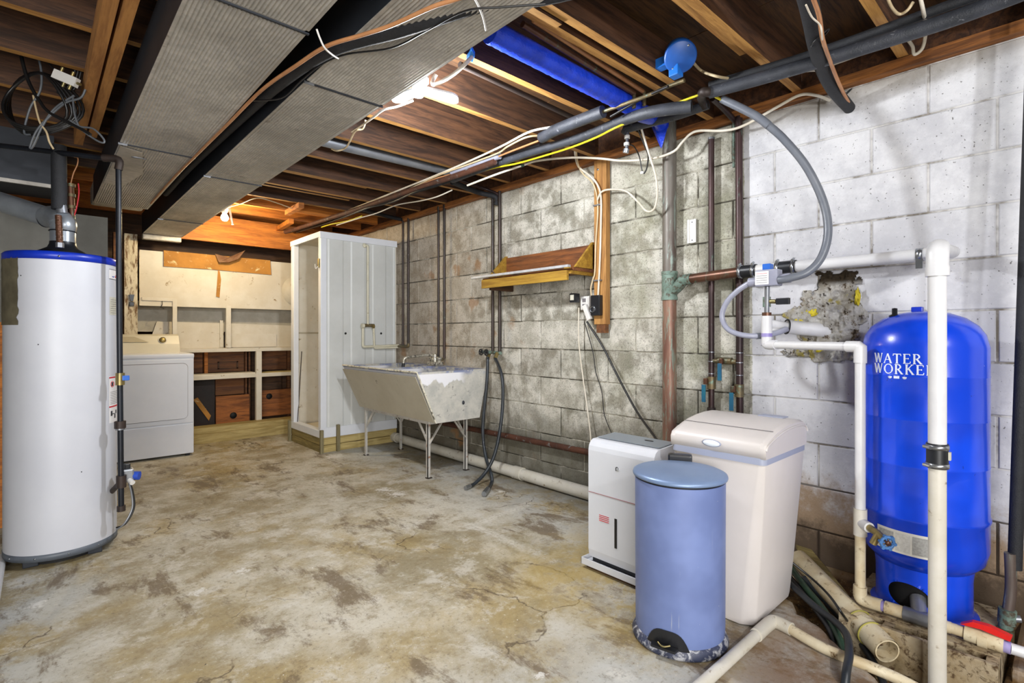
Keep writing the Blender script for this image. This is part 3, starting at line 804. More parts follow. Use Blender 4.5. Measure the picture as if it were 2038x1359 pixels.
MB().box(c-Vector((.03, .03, .03)), c+Vector((.02, .03, .035)), .008).build('housing', M['zinc'], gv)
MB().box(c+Vector((-.02, -.02, .034)), c+Vector((.006, .01, .062)), .006).build('cap', M['black_plastic'], gv)
MB().cyl(c+Vector((.02, -.01, -.004)), c+Vector((.042, -.022, -.006)), .021, n=20).build('dial', M['blue_ink'], gv)
MB().cyl(c+Vector((0, -.03, -.02)), c+Vector((.01, -.055, -.03)), .012, n=14).build('fitting', M['white_plastic'], gv)
for k, m_ in ((0, 'zinc'), (1, 'cable_black')):
    MB().tube([c+Vector((-.002+.006*k, -.01, -.03)), c+Vector((.012+.006*k, -.01, -.1)), c+Vector((.012+.008*k, -.015, -.17)), c+Vector((-.02+.006*k, -.02, -.235)), c+Vector((-.05, 0, -.262+.01*k))], .004, n=8).build('gas_tube', M[m_], gv)
single(MB().beam((-0.143, 4.199, 1.144), (-0.138, 4.059, -0.163), .04, .05, up=(0,1,0)), 'leaning_plank', M['orange_board'], 'orange-brown plank standing behind the left edge of the water heater', 'plank')
single(MB().tube([(-0.116, 3.454, 0.022), (-0.123, 2.450, 0.022)], .017, n=14, raw=True), 'drain_tube', M['pvc_clean'], 'white plastic tube on the floor at the lower left picture edge', 'pipe')

# ------------------------------------------------------------------ dryer
dx0, dx1, dy0, dy1 = .36, 1.045, 5.335, 5.99
dr = thing('clothes_dryer', 'white front-loading clothes dryer in front of the far shelves', 'dryer', ((dx0+dx1)/2, (dy0+dy1)/2, 0))
MB().box((dx0, dy0+.01, .02), (dx1, dy1, .885), .008).build('cabinet', M['dryer_white'], dr)
MB().box((dx0-.003, dy0+.002, .862), (dx1+.003, dy1, .905), .014).build('top', M['dryer_white'], dr)
MB().box((dx0+.004, dy0, .292), (dx1-.004, dy0+.015, .857), .006).build('front_panel', M['dryer_white'], dr)
MB().box((dx0+.004, dy0, .022), (dx1-.004, dy0+.015, .286), .006).build('toe_panel', M['dryer_white'], dr)
def rrect(x0, x1, z0, z1, y, r, n=6):
    out = []
    for cx_, cz_, a0 in ((x1-r, z1-r, 0), (x0+r, z1-r, 90), (x0+r, z0+r, 180), (x1-r, z0+r, 270)):
        for k in range(n+1):
            a = math.radians(a0+90*k/n); out.append((cx_+r*math.cos(a), y, cz_+r*math.sin(a)))
    return out
MB().prism(rrect(dx0+.06, dx1-.048, .33, .822, dy0-.001, .04), (0,-.002,0)).build('door_gap', M['seam'], dr)
MB().prism(rrect(dx0+.064, dx1-.052, .334, .818, dy0-.003, .037), (0,-.010,0)).build('door', M['dryer_white'], dr)
cs = MB().prism([(dx0, dy0+.35, .905), (dx0, dy0+.38, .985), (dx0, dy0+.43, 1.06), (dx0, dy0+.47, 1.075), (dx0, dy0+.56, 1.075), (dx0, dy0+.58, .905)], (dx1-dx0-.045, 0, 0)).build('console', M['dryer_cream'], dr)
cn = Vector((0, -.86, .5)).normalized(); cc = Vector((.868, dy0+.40, 1.018))
kb = MB().lathe(cc, [(.034, 0), (.034, .003), (.023, .004), (.022, .024), (.018, .028), (.0, .028)], n=28, axis=cn).build('timer_knob', M['brass'], cs)
MB().ring(cc+cn*.003, cn, .031, .003, 28, 6).build('dial_ring', M['white_plastic'], kb)
MB().lathe(Vector((.47, dy0+.40, 1.018)), [(.014, 0), (.013, .006), (.0, .007)], n=18, axis=cn).build('start_button', M['brass_old'], cs)
MB().prism([(dx0+.01, dy0+.386, 1.004), (dx0+.01, dy0+.428, 1.060), (dx0+.30, dy0+.42, 1.052), (dx0+.40, dy0+.385, 1.003)], cn*.0015).build('console_panel', simple('console_tan', '#b7ad94', '#aba086', .4), cs)
MB().box((dx1-.06, dy0+.02, 0), (dx1-.03, dy0+.05, .022)).build('foot', M['black_plastic'], dr)
MB().box((dx0+.03, dy0+.02, 0), (dx0+.06, dy0+.05, .022)).build('foot', M['black_plastic'], dr)

# ------------------------------------------------------------------ far built-in shelves
FY = 5.97
sh = thing('built_in_shelves', 'cream-painted built-in shelving across the far wall with dark open bays', 'shelving', (1.4, 6.1, 0))
def yb(name, m, px0, py0, px1, py1, y0, y1, parent=sh, bev=0): pass
MB().box((.72, FY, 1.345), (2.68, FY+.02, 1.87), .0).build('upper_panel', M['white_paint'], sh)
MB().box((.72, FY-.004, 1.345), (.725, FY+.02, 1.87)).build('panel_edge', M['peeling_paint'], sh)
MB().box((.74, FY-.012, 1.395), (1.01, FY+.03, 1.425)).build('rail', M['white_paint'], sh)
MB().box((.985, FY-.014, .94), (1.022, FY+.02, 1.42)).build('post', M['white_paint'], sh)
MB().box((1.455, FY-.01, .935), (1.50, FY+.03, 1.37)).build('post', M['white_paint'], sh)
MB().box((.72, 6.15, 1.1), (2.68, 6.16, 1.40)).build('back_panel', simple('dull_panel', '#b9b3a4', '#a69f8f', .7), sh)
MB().prism([(.80, 6.12, .93), (.88, 6.12, 1.20), (1.47, 6.12, 1.19), (1.47, 6.12, .93)], (0,.012,0)).build('inner_panel', M['white_paint'], sh)
MB().prism([(1.52, 6.12, .93), (1.52, 6.12, 1.19), (2.68, 6.12, 1.16), (2.68, 6.12, .93)], (0,.012,0)).build('inner_panel', M['white_paint'], sh)
MB().box((1.53, 6.105, .935), (2.0, 6.118, 1.08)).build('inner_panel', M['white_paint'], sh)
MB().box((1.43, 6.10, .94), (1.46, 6.115, 1.22)).build('cleat', M['white_paint'], sh)
MB().box((.72, FY-.012, .892), (2.68, 6.30, .93), .003).build('counter_shelf', M['white_paint'], sh)
MB().box((1.09, FY-.01, .12), (1.125, FY+.03, .892)).build('post', M['white_paint'], sh)
MB().box((1.745, FY-.014, .155), (1.80, FY+.03, .892)).build('post', M['white_paint'], sh)
MB().box((1.08, FY-.011, .615), (2.68, FY+.015, .655), .002).build('shelf_lip', M['white_paint'], sh)
MB().box((1.08, FY+.0, .655), (1.74, 6.14, .668)).build('mid_shelf', M['white_paint'], sh)
MB().box((1.80, FY+.0, .65), (2.68, 6.14, .662)).build('mid_shelf', M['pale_wood_x'], sh)
for a, b, z0, z1, m_ in ((1.13, 1.30, .67, .89, 'brown_board'), (1.345, 1.70, .67, .89, 'brown_board'), (1.82, 2.16, .67, .89, 'brown_board'), (2.18, 2.66, .67, .89, 'dim_board'),
                     (1.42, 1.70, .42, .62, 'brown_board'), (1.82, 2.1, .42, .62, 'dim_board')):
    MB().box((a, 6.24, z0), (b, 6.262, z1)).build('back_board', M[m_], sh)
for a, b, z0, z1 in ((1.44, 1.64, .70, .71), (1.44, 1.64, .77, .78), (1.44, 1.455, .70, .78), (1.625, 1.64, .70, .78), (1.86, 2.08, .73, .738), (1.86, 2.08, .80, .808)):
    MB().box((a, 6.232, z0), (b, 6.241, z1)).build('batten', M['dim_board'], sh)
for xx in (1.32, 1.715, 1.735, 2.165, 2.40):
    MB().box((xx-.012, 6.2, .12), (xx+.02, 6.24, .89)).build('stud', M['orange_board' if xx == 1.32 else 'brown_board'], sh)
hb = MB().box((1.40, 6.13, .12), (1.725, 6.15, .42)).build('loose_board', M['far_board'], sh)
MB().lathe((1.565, 6.128, .205), [(.034, 0), (.034, .004), (.0, .004)], n=20, axis=(0,-1,0)).build('knot_hole', M['dark'], hb)
hb = MB().box((1.84, 6.13, .16), (2.66, 6.15, .45)).build('loose_board', M['far_board'], sh)
MB().lathe((1.93, 6.128, .38), [(.032, 0), (.032, .004), (.0, .004)], n=20, axis=(0,-1,0)).build('knot_hole', M['dark'], hb)
MB().box((1.1, 6.18, .12), (1.40, 6.2, .62)).build('dark_panel', simple('dark_panel', '#2a1a12', '#150e0a', .6), sh)
MB().prism([(1.24, 6.17, .42), (1.36, 6.16, .22), (1.34, 6.16, .17), (1.20, 6.17, .40)], (0,.004,0)).build('hanging_strip', M['cardboard'], sh)
# hook wire under the rail
MB().tube([(.90, FY-.01, 1.395), (.90, FY-.02, 1.36), (.885, FY-.02, 1.335), (.905, FY-.02, 1.325), (.915, FY-.02, 1.318)], .003, n=6).build('wire_hook', M['cable_black'], sh)
cb = thing('cardboard_strip', 'torn brown cardboard strip stapled above the cream panel', 'cardboard', (1.45, FY, 1.72))
MB().prism([(0.912, 5.955, 1.882), (0.912, 5.955, 1.728), (1.315, 5.955, 1.732), (1.898, 5.955, 1.721), (1.887, 5.955, 1.878), (1.361, 5.955, 1.880)], (0,.006,0)).build('sheet', M['cardboard'], cb)
mb = MB(); 
pts = [(1.348, 5.940, 1.892), (1.375, 5.900, 1.804), (1.458, 5.880, 1.809), (1.552, 5.880, 1.854), (1.620, 5.900, 1.952), (1.587, 5.920, 1.925), (1.470, 5.930, 1.867)]
mb.prism(pts, (0,.004,0)); mb.build('curled_flap', simple('flap', '#6b452c', '#8a6a4e', .8), cb)
single(MB().prism([(1.380, 5.960, 1.728), (1.362, 5.960, 1.460), (1.394, 5.960, 1.451), (1.408, 5.960, 1.637), (1.394, 5.960, 1.729)], (0,.003,0)), 'torn_strip', M['cardboard'], 'narrow torn cardboard strip hanging down the middle of the cream panel', 'cardboard')
single(MB().lathe((2.18, FY-.012, 1.56), [(.17, 0), (.17, .008), (.0, .008)], n=40, axis=(0,-1,0)), 'round_disc', M['white_paint'], 'round cream disc on the panel just left of the shower cabinet', 'disc')
struct(MB().box((.60, 5.9, 0), (.70, 5.98, 2.0), .004).build('trim_3', M['peeling_paint']))
struct(MB().box((.52, 5.9, 0), (.55, 5.98, 2.0), .004).build('trim_5', M['brown_board']))
wc = thing('wall_clip', 'black bracket screwed to the peeling cream post', 'bracket', (.655, 5.89, 1.38))
MB().prism([(.635, 5.895, 1.44), (.675, 5.895, 1.44), (.665, 5.895, 1.38), (.645, 5.895, 1.38)], (0,-.01,0)).build('upper_plate', M['black_plastic'], wc)
MB().box((.638, 5.885, 1.335), (.672, 5.897, 1.372), .003).build('lower_plate', M['black_plastic'], wc)
sb = thing('base_timber', 'pale timber curb on the floor along the foot of the far shelves', 'timber', (1.5, 5.85, 0))
MB().box((1.0, 5.80, 0), (2.68, 5.98, .095), .004).build('lower_beam', M['pale_wood_x'], sb)
MB().box((1.0, 5.815, .095), (2.68, 5.98, .155), .004).build('upper_beam', M['pale_wood_x'], sb)

# ------------------------------------------------------------------ shower cabinet
sx0, sx1, sy0, sy1 = 1.90, 2.675, 4.63, 5.37
sc = thing('shower_cabinet', 'tall white metal shower cabinet standing open on a timber base beside the sink', 'shower', ((sx0+sx1)/2, (sy0+sy1)/2, 0))
mb = MB(); n = 96; vv = []
for i in range(n+1):
    xx = sx0+.05+(sx1-sx0-.07)*i/n; u = (xx-sx0)/(sx1-sx0)
    dd = .006 if (math.sin(u*2*PI*3.5+.6) > .35) else 0
    vv += [(xx, sy0+.004+dd, .20), (xx, sy0+.004+dd, 1.96)]
mb.add(vv, [(2*i, 2*i+2, 2*i+3, 2*i+1) for i in range(n)], True)
mb.box((sx0+.05, sy0+.012, .16), (sx1, sy0+.016, 1.99))
mb.build('side_panel', M['shower_panel'], sc)
MB().box((sx0+.03, sy1-.012, .16), (sx1, sy1-.004, 1.99)).build('side_panel', M['white_paint'], sc)
MB().box((sx1-.01, sy0+.01, .16), (sx1-.002, sy1-.01, 1.99)).build('rear_panel', M['white_paint'], sc)
MB().box((sx0, sy0, .14), (sx0+.055, sy0+.055, 1.99), .004).build('corner_post', M['shower_trim'], sc)
MB().box((sx0, sy1-.075, .14), (sx0+.05, sy1, 1.99), .004).build('corner_post', M['shower_trim'], sc)
MB().box((sx0-.008, sy0-.006, 1.945), (sx1, sy0+.012, 2.005), .003).build('top_rail', M['shower_trim'], sc)
MB().box((sx0-.008, sy0+.013, 1.955), (sx0+.012, sy1, 2.005), .003).build('top_rail', M['shower_trim'], sc)
MB().box((sx0, sy0, 1.985), (sx1, sy1, 2.0)).build('roof_panel', M['white_paint'], sc)
MB().box((sx0-.004, sy0-.004, .135), (sx1, sy0+.014, .225), .003).build('sill_rail', M['shower_trim'], sc)
MB().box((sx0-.004, sy0+.015, .135), (sx0+.06, sy1, .20), .003).build('sill_rail', M['shower_trim'], sc)
MB().box((sx0+.03, sy0+.02, .14), (sx1-.01, sy1-.02, .165)).build('shower_pan', M['white_paint'], sc)
MB().box((sx0+.06, sy1-.024, 1.08), (sx1-.01, sy1-.012, 1.095)).build('seam_strip', simple('seam_tan', '#a59c86', None, .5), sc)
for x_, z_ in ((2.135, 1.083), (2.50, 1.083)):
    MB().lathe((x_, sy0, z_), [(.010, 0), (.010, .004), (0, .004)], n=12, axis=(0,-1,0)).build('plug_hole', M['dark'], sc)
lt = MB().box((sx0-.012, sy0+.02, 1.68), (sx0, sy0+.045, 1.76), .002).build('latch', M['brass'], sc)
MB().tube([(sx0-.012, sy0+.03, 1.69), (sx0-.03, sy0+.04, 1.67), (sx0-.03, sy0+.05, 1.71)], .004, n=8).build('latch_hook', M['white_plastic'], lt)
MB().cyl((sx0+.03, sy1-.09, .17), (sx0+.10, sy1-.02, .9), .004, n=8).build('rod', M['iron'], sc)
MB().box((sx0+.2, sy0+.3, 1.975), (sx0+.5, sy0+.315, 1.983)).build('curtain_rail', M['iron'], sc)
wb = thing('timber_plinth', 'pale timber frame under the white shower cabinet', 'timber frame', ((sx0+sx1)/2, (sy0+sy1)/2, 0))
for z0, z1 in ((0, .064), (.068, .134)):
    MB().box((sx0+.004, sy0+.004, z0), (sx1, sy0+.042, z1), .003).build('board', M['pale_wood_x'], wb)
    MB().box((sx0+.004, sy0+.044, z0), (sx0+.042, sy1, z1), .003).build('board', M['pale_wood_y'], wb)
for p0, lab in (((sx0-.012, sy0-.03), 'short grey stake at the near corner of the shower base'), ((sx0-.03, sy1-.02), 'short grey stake at the far left corner of the shower base'), ((2.04, sy0-.036), 'short grey stake against the front of the shower base, beside the corner')):
    single(MB().box((p0[0], p0[1], 0), (p0[0]+.028, p0[1]+.03, .21 if p0[0] < 2.0 else .245), .003), 'stake', M['stake'], lab, 'stake')
pp = thing('shower_pipes', 'white-painted shower supply pipes on the front of the cabinet', 'pipe', (2.34, 4.6, .95))
mp = simple('painted_pipe', '#d4d0bc', '#c5c0a8', .45, 0, 9, dirt='#7e6c44', dirt_amt=.15)
py = sy0-.03
MB().pipe([(2.325, sy0+.0, 1.925), (2.345, py, 1.925), (2.345, py, 1.16)], .011, .02, 12).build('riser', mp, pp)
MB().lathe((2.325, sy0-.004, 1.925), [(.022, 0), (.02, .006), (.012, .01)], n=18, axis=(0,-1,0)).build('escutcheon', mp, pp)
MB().cyl((2.29, py, 1.16), (2.41, py, 1.16), .015, n=12).build('manifold', M['brass_old'], pp)
MB().cyl((2.275, py-.012, 1.155), (2.30, py-.012, 1.155), .022, n=12).build('handle', mp, pp)
MB().cyl((2.385, py-.012, 1.15), (2.405, py-.012, 1.15), .018, n=12).build('handle', M['brass'], pp)
MB().pipe([(2.295, py, 1.15), (2.295, py, .955), (2.68, py-.0, .965)], .012, .02, 12).build('cold_branch', mp, pp)
MB().pipe([(2.405, py, 1.15), (2.412, py, .985), (2.412, py-.0, .94), (2.68, py-.02, .945)], .010, .02, 12).build('hot_branch', mp, pp)

# ------------------------------------------------------------------ laundry sink
nx_, fx_ = 1.98, 2.615        # room side, wall side
bn, bf = 2.14, 2.545
ys, ye = 3.15, 4.35
zt, zb = .805, .43
sk = thing('laundry_sink', 'old two-basin concrete laundry sink on a steel stand against the block wall', 'sink', ((nx_+fx_)/2, (ys+ye)/2, 0))
def sec(x0, x1, x2, x3): return
mb = MB(); th = .035
# outer shell, section in x-z extruded along y, with two basins sunk in
outer = [(nx_, zt), (bn, zb), (bf, zb), (fx_-.0, .74), (fx_, zt)]
def xin(z, side):
    k = (zt-z)/(zt-zb)
    return nx_+th+(bn-nx_)*k if side == 0 else (fx_-th-(fx_-bf)*k)
ringo_a = [(x_, ys, z_) for x_, z_ in outer]; ringo_b = [(x_, ye, z_) for x_, z_ in outer]
mb.add(ringo_a+ringo_b, [(0,1,2,3,4), (9,8,7,6,5), (0,5,6,1), (1,6,7,2), (2,7,8,3), (3,8,9,4)])
zf = zb+.05
basins = [(ys+.05, (ys+ye)/2-.025), ((ys+ye)/2+.025, ye-.05)]
yy = [ys, basins[0][0], basins[0][1], basins[1][0], basins[1][1], ye]
xi0, xi1 = nx_+th, fx_-.13
for a, b in zip(yy[:-1], yy[1:]):
    isb = (a, b) in basins
    if not isb:
        mb.add([(nx_, a, zt), (fx_, a, zt), (fx_, b, zt), (nx_, b, zt)], [(0,1,2,3)])
    else:
        mb.add([(nx_, a, zt), (xi0, a, zt), (xi0, b, zt), (nx_, b, zt)], [(0,1,2,3)])
        mb.add([(xi1, a, zt), (fx_, a, zt), (fx_, b, zt), (xi1, b, zt)], [(0,1,2,3)])
        X0, X1 = xin(zf, 0), bf-th
        V = [(xi0, a, zt), (xi1, a, zt), (xi1, b, zt), (xi0, b, zt), (X0, a+.02, zf), (X1, a+.02, zf), (X1, b-.02, zf), (X0, b-.02, zf)]
        mb.add(V, [(0,1,5,4), (1,2,6,5), (2,3,7,6), (3,0,4,7), (4,5,6,7)])
mb.build('basin_body', M['sink_concrete'], sk)
MB().prism([(nx_-.004, ys+.012, zt-.03), (nx_-.004, ye-.01, zt-.03), (bn-.004, ye-.01, zb+.004), (bn-.004, ys+.012, zb+.004)], (-.003, 0, -.001)).build('front_face', M['sink_front'], sk)
mb = MB()
mb.tube([(nx_, ys+.0, zt+.001), (nx_, ye, zt+.001)], .007, n=8, raw=True)
for i in range(1):
    mb.tube([(nx_, ys, zt), (bn, ys, zb)], .006, n=8, raw=True)
mb.build('rim_edge', simple('chipped_paint', '#ddd8c8', '#c9c3ae', .5, 0, 12, dirt='#4c4336', dirt_amt=.4), sk)
MB().lathe((2.385, ys-.001, .56), [(.012, 0), (.012, .002), (0, .002)], n=10, axis=(0,-1,0), sx=1, sy=1.3).build('chip_mark', M['ink'], sk)
# stand: angle iron
fr = MB()
for a, b in (((2.165, 3.27, zb-.012), (2.165, 4.30, zb-.012)), ((2.53, 3.27, zb-.012), (2.53, 4.30, zb-.012)), ((2.165, 3.27, zb-.012), (2.53, 3.27, zb-.012)), ((2.165, 4.30, zb-.012), (2.53, 4.30, zb-.012))):
    fr.beam(a, b, .024, .024)
fr.build('stand_frame', M['stand_white'], sk)
for (lx, ly, bx, by) in ((2.17, 3.29, 1, 1), (2.17, 4.29, 1, -1), (2.52, 3.29, -1, 1), (2.52, 4.29, -1, -1)):
    mb = MB(); mb.box((lx-.012, ly-.003, 0), (lx+.012, ly+.003, zb-.02)); mb.box((lx-.012, ly-.003, 0), (lx-.007, ly+.02*by, zb-.02))
    mb.build('leg', M['stand_white'], sk)
    mb = MB(); mb.beam((lx, ly, .25), (lx, ly+.14*by, zb-.02), .005, .02); mb.beam((lx, ly, .25), (lx+.12*bx, ly, zb-.02), .02, .005)
    mb.build('brace', M['stand_white'], sk)
    MB().box((lx-.02, ly-.018, 0), (lx+.02, ly+.018, .006)).build('foot', M['iron'], sk)
fc = thing('sink_faucet', 'worn faucet with a bent spout on the back ledge of the concrete sink', 'faucet', (2.54, 3.76, zt))
MB().box((2.50, 3.68, zt), (2.58, 3.83, zt+.035), .012).build('body', M['faucet'], fc)
MB().lathe((2.54, 3.755, zt+.03), [(.03, 0), (.028, .03), (.018, .045), (.016, .07)], n=18).build('riser', M['faucet'], fc)
MB().tube([(2.54, 3.755, zt+.06), (2.50, 3.76, zt+.092), (2.38, 3.79, zt+.085), (2.29, 3.81, zt+.075), (2.27, 3.815, zt+.05), (2.265, 3.816, zt+.005)], .011, n=12).build('spout', M['faucet'], fc)
MB().cyl((2.265, 3.816, zt+.03), (2.262, 3.816, zt-.03), .013, n=12).build('hose_tip', M['rubber'], fc)
for yy_ in (3.70, 3.81): MB().lathe((2.545, yy_, zt+.03), [(.018, 0), (.016, .02), (.024, .03), (.022, .045), (0, .048)], n=14).build('handle', M['faucet'], fc)

# ------------------------------------------------------------------ pipes on the block wall
def loft(mb, secs, smooth=True, cap=True):
    n = len(secs[0]); vv = [p for s_ in secs for p in s_]
    F = [(i*n+k, i*n+(k+1) % n, (i+1)*n+(k+1) % n, (i+1)*n+k) for i in range(len(secs)-1) for k in range(n)]
    mb.add(vv, F, smooth)
    if cap:
        mb.add(secs[0], [tuple(range(n-1, -1, -1))]); mb.add(secs[-1], [tuple(range(n))])
    return mb
def clamp_ring(c, axis, R, parent, name='hose_clamp', w=.014):
    ax = Vector(axis).normalized(); c = Vector(c)
    mb = MB().lathe(c-ax*w/2, [(R-.001, 0), (R+.0015, 0), (R+.0015, w), (R-.001, w)], n=28, axis=ax)
    up = Vector((-.4, 0, .9)) if abs(ax.z) < .5 else Vector((-.8, .6, 0))
    up = (up-ax*up.dot(ax)).normalized(); sd = ax.cross(up)
    mb.cyl(c+up*(R+.006)-sd*.012, c+up*(R+.006)+sd*.012, .006, n=8)
    return mb.build(name, M['steel'], parent)

SX, SY = 2.655, 1.575
st_ = thing('drain_stack', 'thick copper drain stack standing against the grey block wall', 'pipe', (SX, SY, 0))
MB().tube([(SX, SY, 1.42), (SX, SY, 2.30)], .0385, n=28, raw=True).build('upper_pipe', M['copper_upper'], st_)
MB().tube([(SX, SY, 0), (SX, SY, 1.30)], .0385, n=28, raw=True).build('lower_pipe', M['copper_old'], st_)
mb = MB().cyl((SX, SY, 1.27), (SX, SY, 1.43), .0425, n=28)
mb.tube([(SX, SY, 1.31), (SX-.01, SY-.055, 1.34), (SX-.02, SY-.10, 1.378)], .031, n=18, sub=4)
mb.lathe((SX, SY, 1.42), [(.045, -.008), (.045, .012)], n=28); mb.lathe((SX, SY, 1.27), [(.045, 0), (.045, .018)], n=28)
mb.build('wye_fitting', M['verdigris'], st_)
br_ = thing('branch_drain', 'copper branch pipe running right from the stack to the black rubber coupling', 'pipe', (2.62, 1.3, 1.37))
MB().tube([(2.63, SY-.10, 1.376), (2.62, 1.135, 1.392)], .0265, n=20, raw=True).build('pipe', M['copper'], br_)
MB().cyl((2.634, SY-.085, 1.374), (2.629, SY-.15, 1.378), .030, n=20).build('collar', M['verdigris'], br_)
rc = thing('rubber_coupling', 'pair of black rubber couplings with steel clamps around the check valve', 'coupling', (2.62, 1.05, 1.385))
MB().cyl((2.62, 1.165, 1.391), (2.62, 1.075, 1.392), .031, n=24).build('sleeve', M['rubber'], rc)
MB().cyl((2.62, .985, 1.393), (2.62, .895, 1.394), .031, n=24).build('sleeve', M['rubber'], rc)
MB().cyl((2.62, 1.085, 1.392), (2.62, .975, 1.393), .027, n=24).build('valve_body', M['white_plastic'], rc)
for y_ in (1.155, 1.09, .975, .905): clamp_ring((2.62, y_, 1.392), (0, 1, 0), .032, rc)
ml = thing('drain_run', 'horizontal white plastic drain pipe along the painted blocks', 'pipe', (2.62, .6, 1.39))
MB().tube([(2.62, .91, 1.394), (2.62, .34, 1.398)], .024, n=22, raw=True).build('pipe', M['pvc_clean'], ml)
MB().cyl((2.62, .925, 1.394), (2.62, .80, 1.395), .0262, n=22).build('coupling', M['pvc_clean'], ml)
sp = MB().lathe((2.62, .435, 1.397), [(.0255, -.011), (.027, -.011), (.027, .011), (.0255, .011)], n=24, axis=(0,1,0)); sp.box((2.645, .424, 1.39), (2.70, .446, 1.392)); sp.box((2.60, .424, 1.34), (2.615, .446, 1.38)); sp.build('hanger_strap', M['steel'], ml)
VX, VY = 2.108, .306
vd = thing('drain_drop', 'thick white plastic pipe standing in front of the blue tank', 'pipe', (VX, VY, -.07))
MB().pipe([(2.62, .36, 1.398), (2.62, .335, 1.396), (2.40, .322, 1.375), (VX+.02, VY, 1.352)], .024, .03, 20).build('back_pipe', M['pvc_clean'], vd)
MB().tube([(VX+.07, VY+.005, 1.352), (VX+.035, VY+.002, 1.355), (VX+.006, VY, 1.338), (VX, VY, 1.30), (VX, VY, 1.272)], .0295, n=26, sub=6).build('elbow', M['pvc_clean'], vd)
MB().cyl((VX, VY, 1.292), (VX, VY, 1.262), .031, n=26).build('hub', M['pvc_clean'], vd)
MB().tube([(VX, VY, 1.28), (VX, VY, .69)], .024, n=24, raw=True).build('upper_pipe', M['pvc_clean'], vd)
MB().tube([(VX, VY, .70), (VX, VY, -.07)], .0236, n=24, raw=True).build('lower_pipe', M['pvc'], vd)
MB().cyl((VX, VY, .733), (VX, VY, .655), .0285, n=24).build('rubber_sleeve', M['rubber'], vd)
for z_ in (.722, .664): clamp_ring((VX, VY, z_), (0, 0, 1), .029, vd)
MB().box((VX-.01, VY-.034, .685), (VX+.004, VY-.028, .71)).build('paper_tag', M['paper'], vd)

def wall_pipe(name, lab, pts, r, m, cat='pipe', grp=None, bend=.03, n=14):
    return single(MB().pipe(pts, r, bend, n), name, M[m], lab, cat, grp)
# supply pipes with valves right of the stack
rp_ = thing('supply_riser', 'dark copper water pipe with a blue lever valve, just right of the drain stack', 'pipe', (2.67, 1.335, .7))
MB().tube([(2.672, 1.335, 2.12), (2.672, 1.335, .66)], .0155, n=14, raw=True).build('pipe', M['dark_pipe'], rp_)
MB().cyl((2.672, 1.335, 2.12), (2.672, 1.335, 2.13), .018, n=14).build('cap', M['zinc'], rp_)
rq_ = thing('supply_riser', 'thick black-brown water pipe where the grey blocks meet the white paint', 'pipe', (2.67, 1.185, .7))
MB().tube([(2.678, 1.19, 2.2), (2.678, 1.185, .64)], .018, n=14, raw=True).build('pipe', M['dark_pipe'], rq_)
for par, yy_, zb_ in ((rp_, 1.335, .82), (rq_, 1.185, .79)):
    vb = MB().cyl((2.672, yy_, zb_+.03), (2.672, yy_, zb_-.035), .023, n=10).build('ball_valve', M['brass_old'], par)
    MB().box((2.635, yy_+.008, zb_-.01), (2.66, yy_+.028, zb_+.022), .003).build('valve_stem', M['copper'], vb)
    MB().box((2.628, yy_+.012, zb_-.105), (2.634, yy_+.034, zb_-.012), .002).build('lever', M['teal_handle'], vb)
    MB().cyl((2.672, yy_, zb_-.135), (2.672, yy_, zb_-.17), .022, n=10).build('union_nut', M['iron'], par)
    MB().cyl((2.672, yy_, zb_-.17), (2.672, yy_, zb_-.19), .015, n=10).build('ferrule', M['steel'], par)
    MB().tube([(2.672, yy_, zb_-.185), (2.665, yy_-.01, zb_-.25), (2.60, yy_-.03, .40), (2.50, yy_-.10, .30)], .014, n=10).build('hose', M['rubber'], par)
    for z_ in (.98, .93, .865): MB().lathe((2.672, yy_, z_), [(.0185, 0), (.0185, .004)], n=14).build('solder_ring', M['zinc'], par)
bp = thing('bypass_valve', 'horizontal bypass valve with teal lever joining the two dark risers', 'valve', (2.66, 1.26, .93))
MB().cyl((2.672, 1.325, .935), (2.672, 1.20, .935), .012, n=12).build('pipe', M['brass_old'], bp)
MB().cyl((2.672, 1.295, .937), (2.672, 1.225, .937), .019, n=10).build('valve_body', M['brass_old'], bp)
MB().box((2.64, 1.26, .92), (2.655, 1.278, .95), .003).build('valve_stem', M['copper'], bp)
MB().box((2.634, 1.262, .835), (2.64, 1.284, .925), .002).build('lever', M['teal_handle'], bp)
wall_pipe('old_conduit', 'thin tarnished pipe stub beside the paint line near the sill', [(2.695, 1.225, 2.19), (2.695, 1.225, 1.95)], .006, 'verdigris')
wb_ = thing('wall_bracket', 'small white metal mounting bracket screwed to the grey blocks between two pipes', 'bracket', (2.695, 1.46, 1.58))
MB().box((2.694, 1.434, 1.585), (2.70, 1.488, 1.715), .001).build('plate', M['white_plastic'], wb_)
MB().box((2.688, 1.434, 1.585), (2.70, 1.440, 1.715)).build('flange', M['white_plastic'], wb_)
MB().box((2.688, 1.474, 1.585), (2.70, 1.482, 1.715)).build('flange', M['white_plastic'], wb_)
for z_ in (1.60, 1.70): MB().lathe((2.6935, 1.458, z_), [(.004, 0), (.0, .001)], n=8, axis=(-1,0,0)).build('screw', M['ink'], wb_)
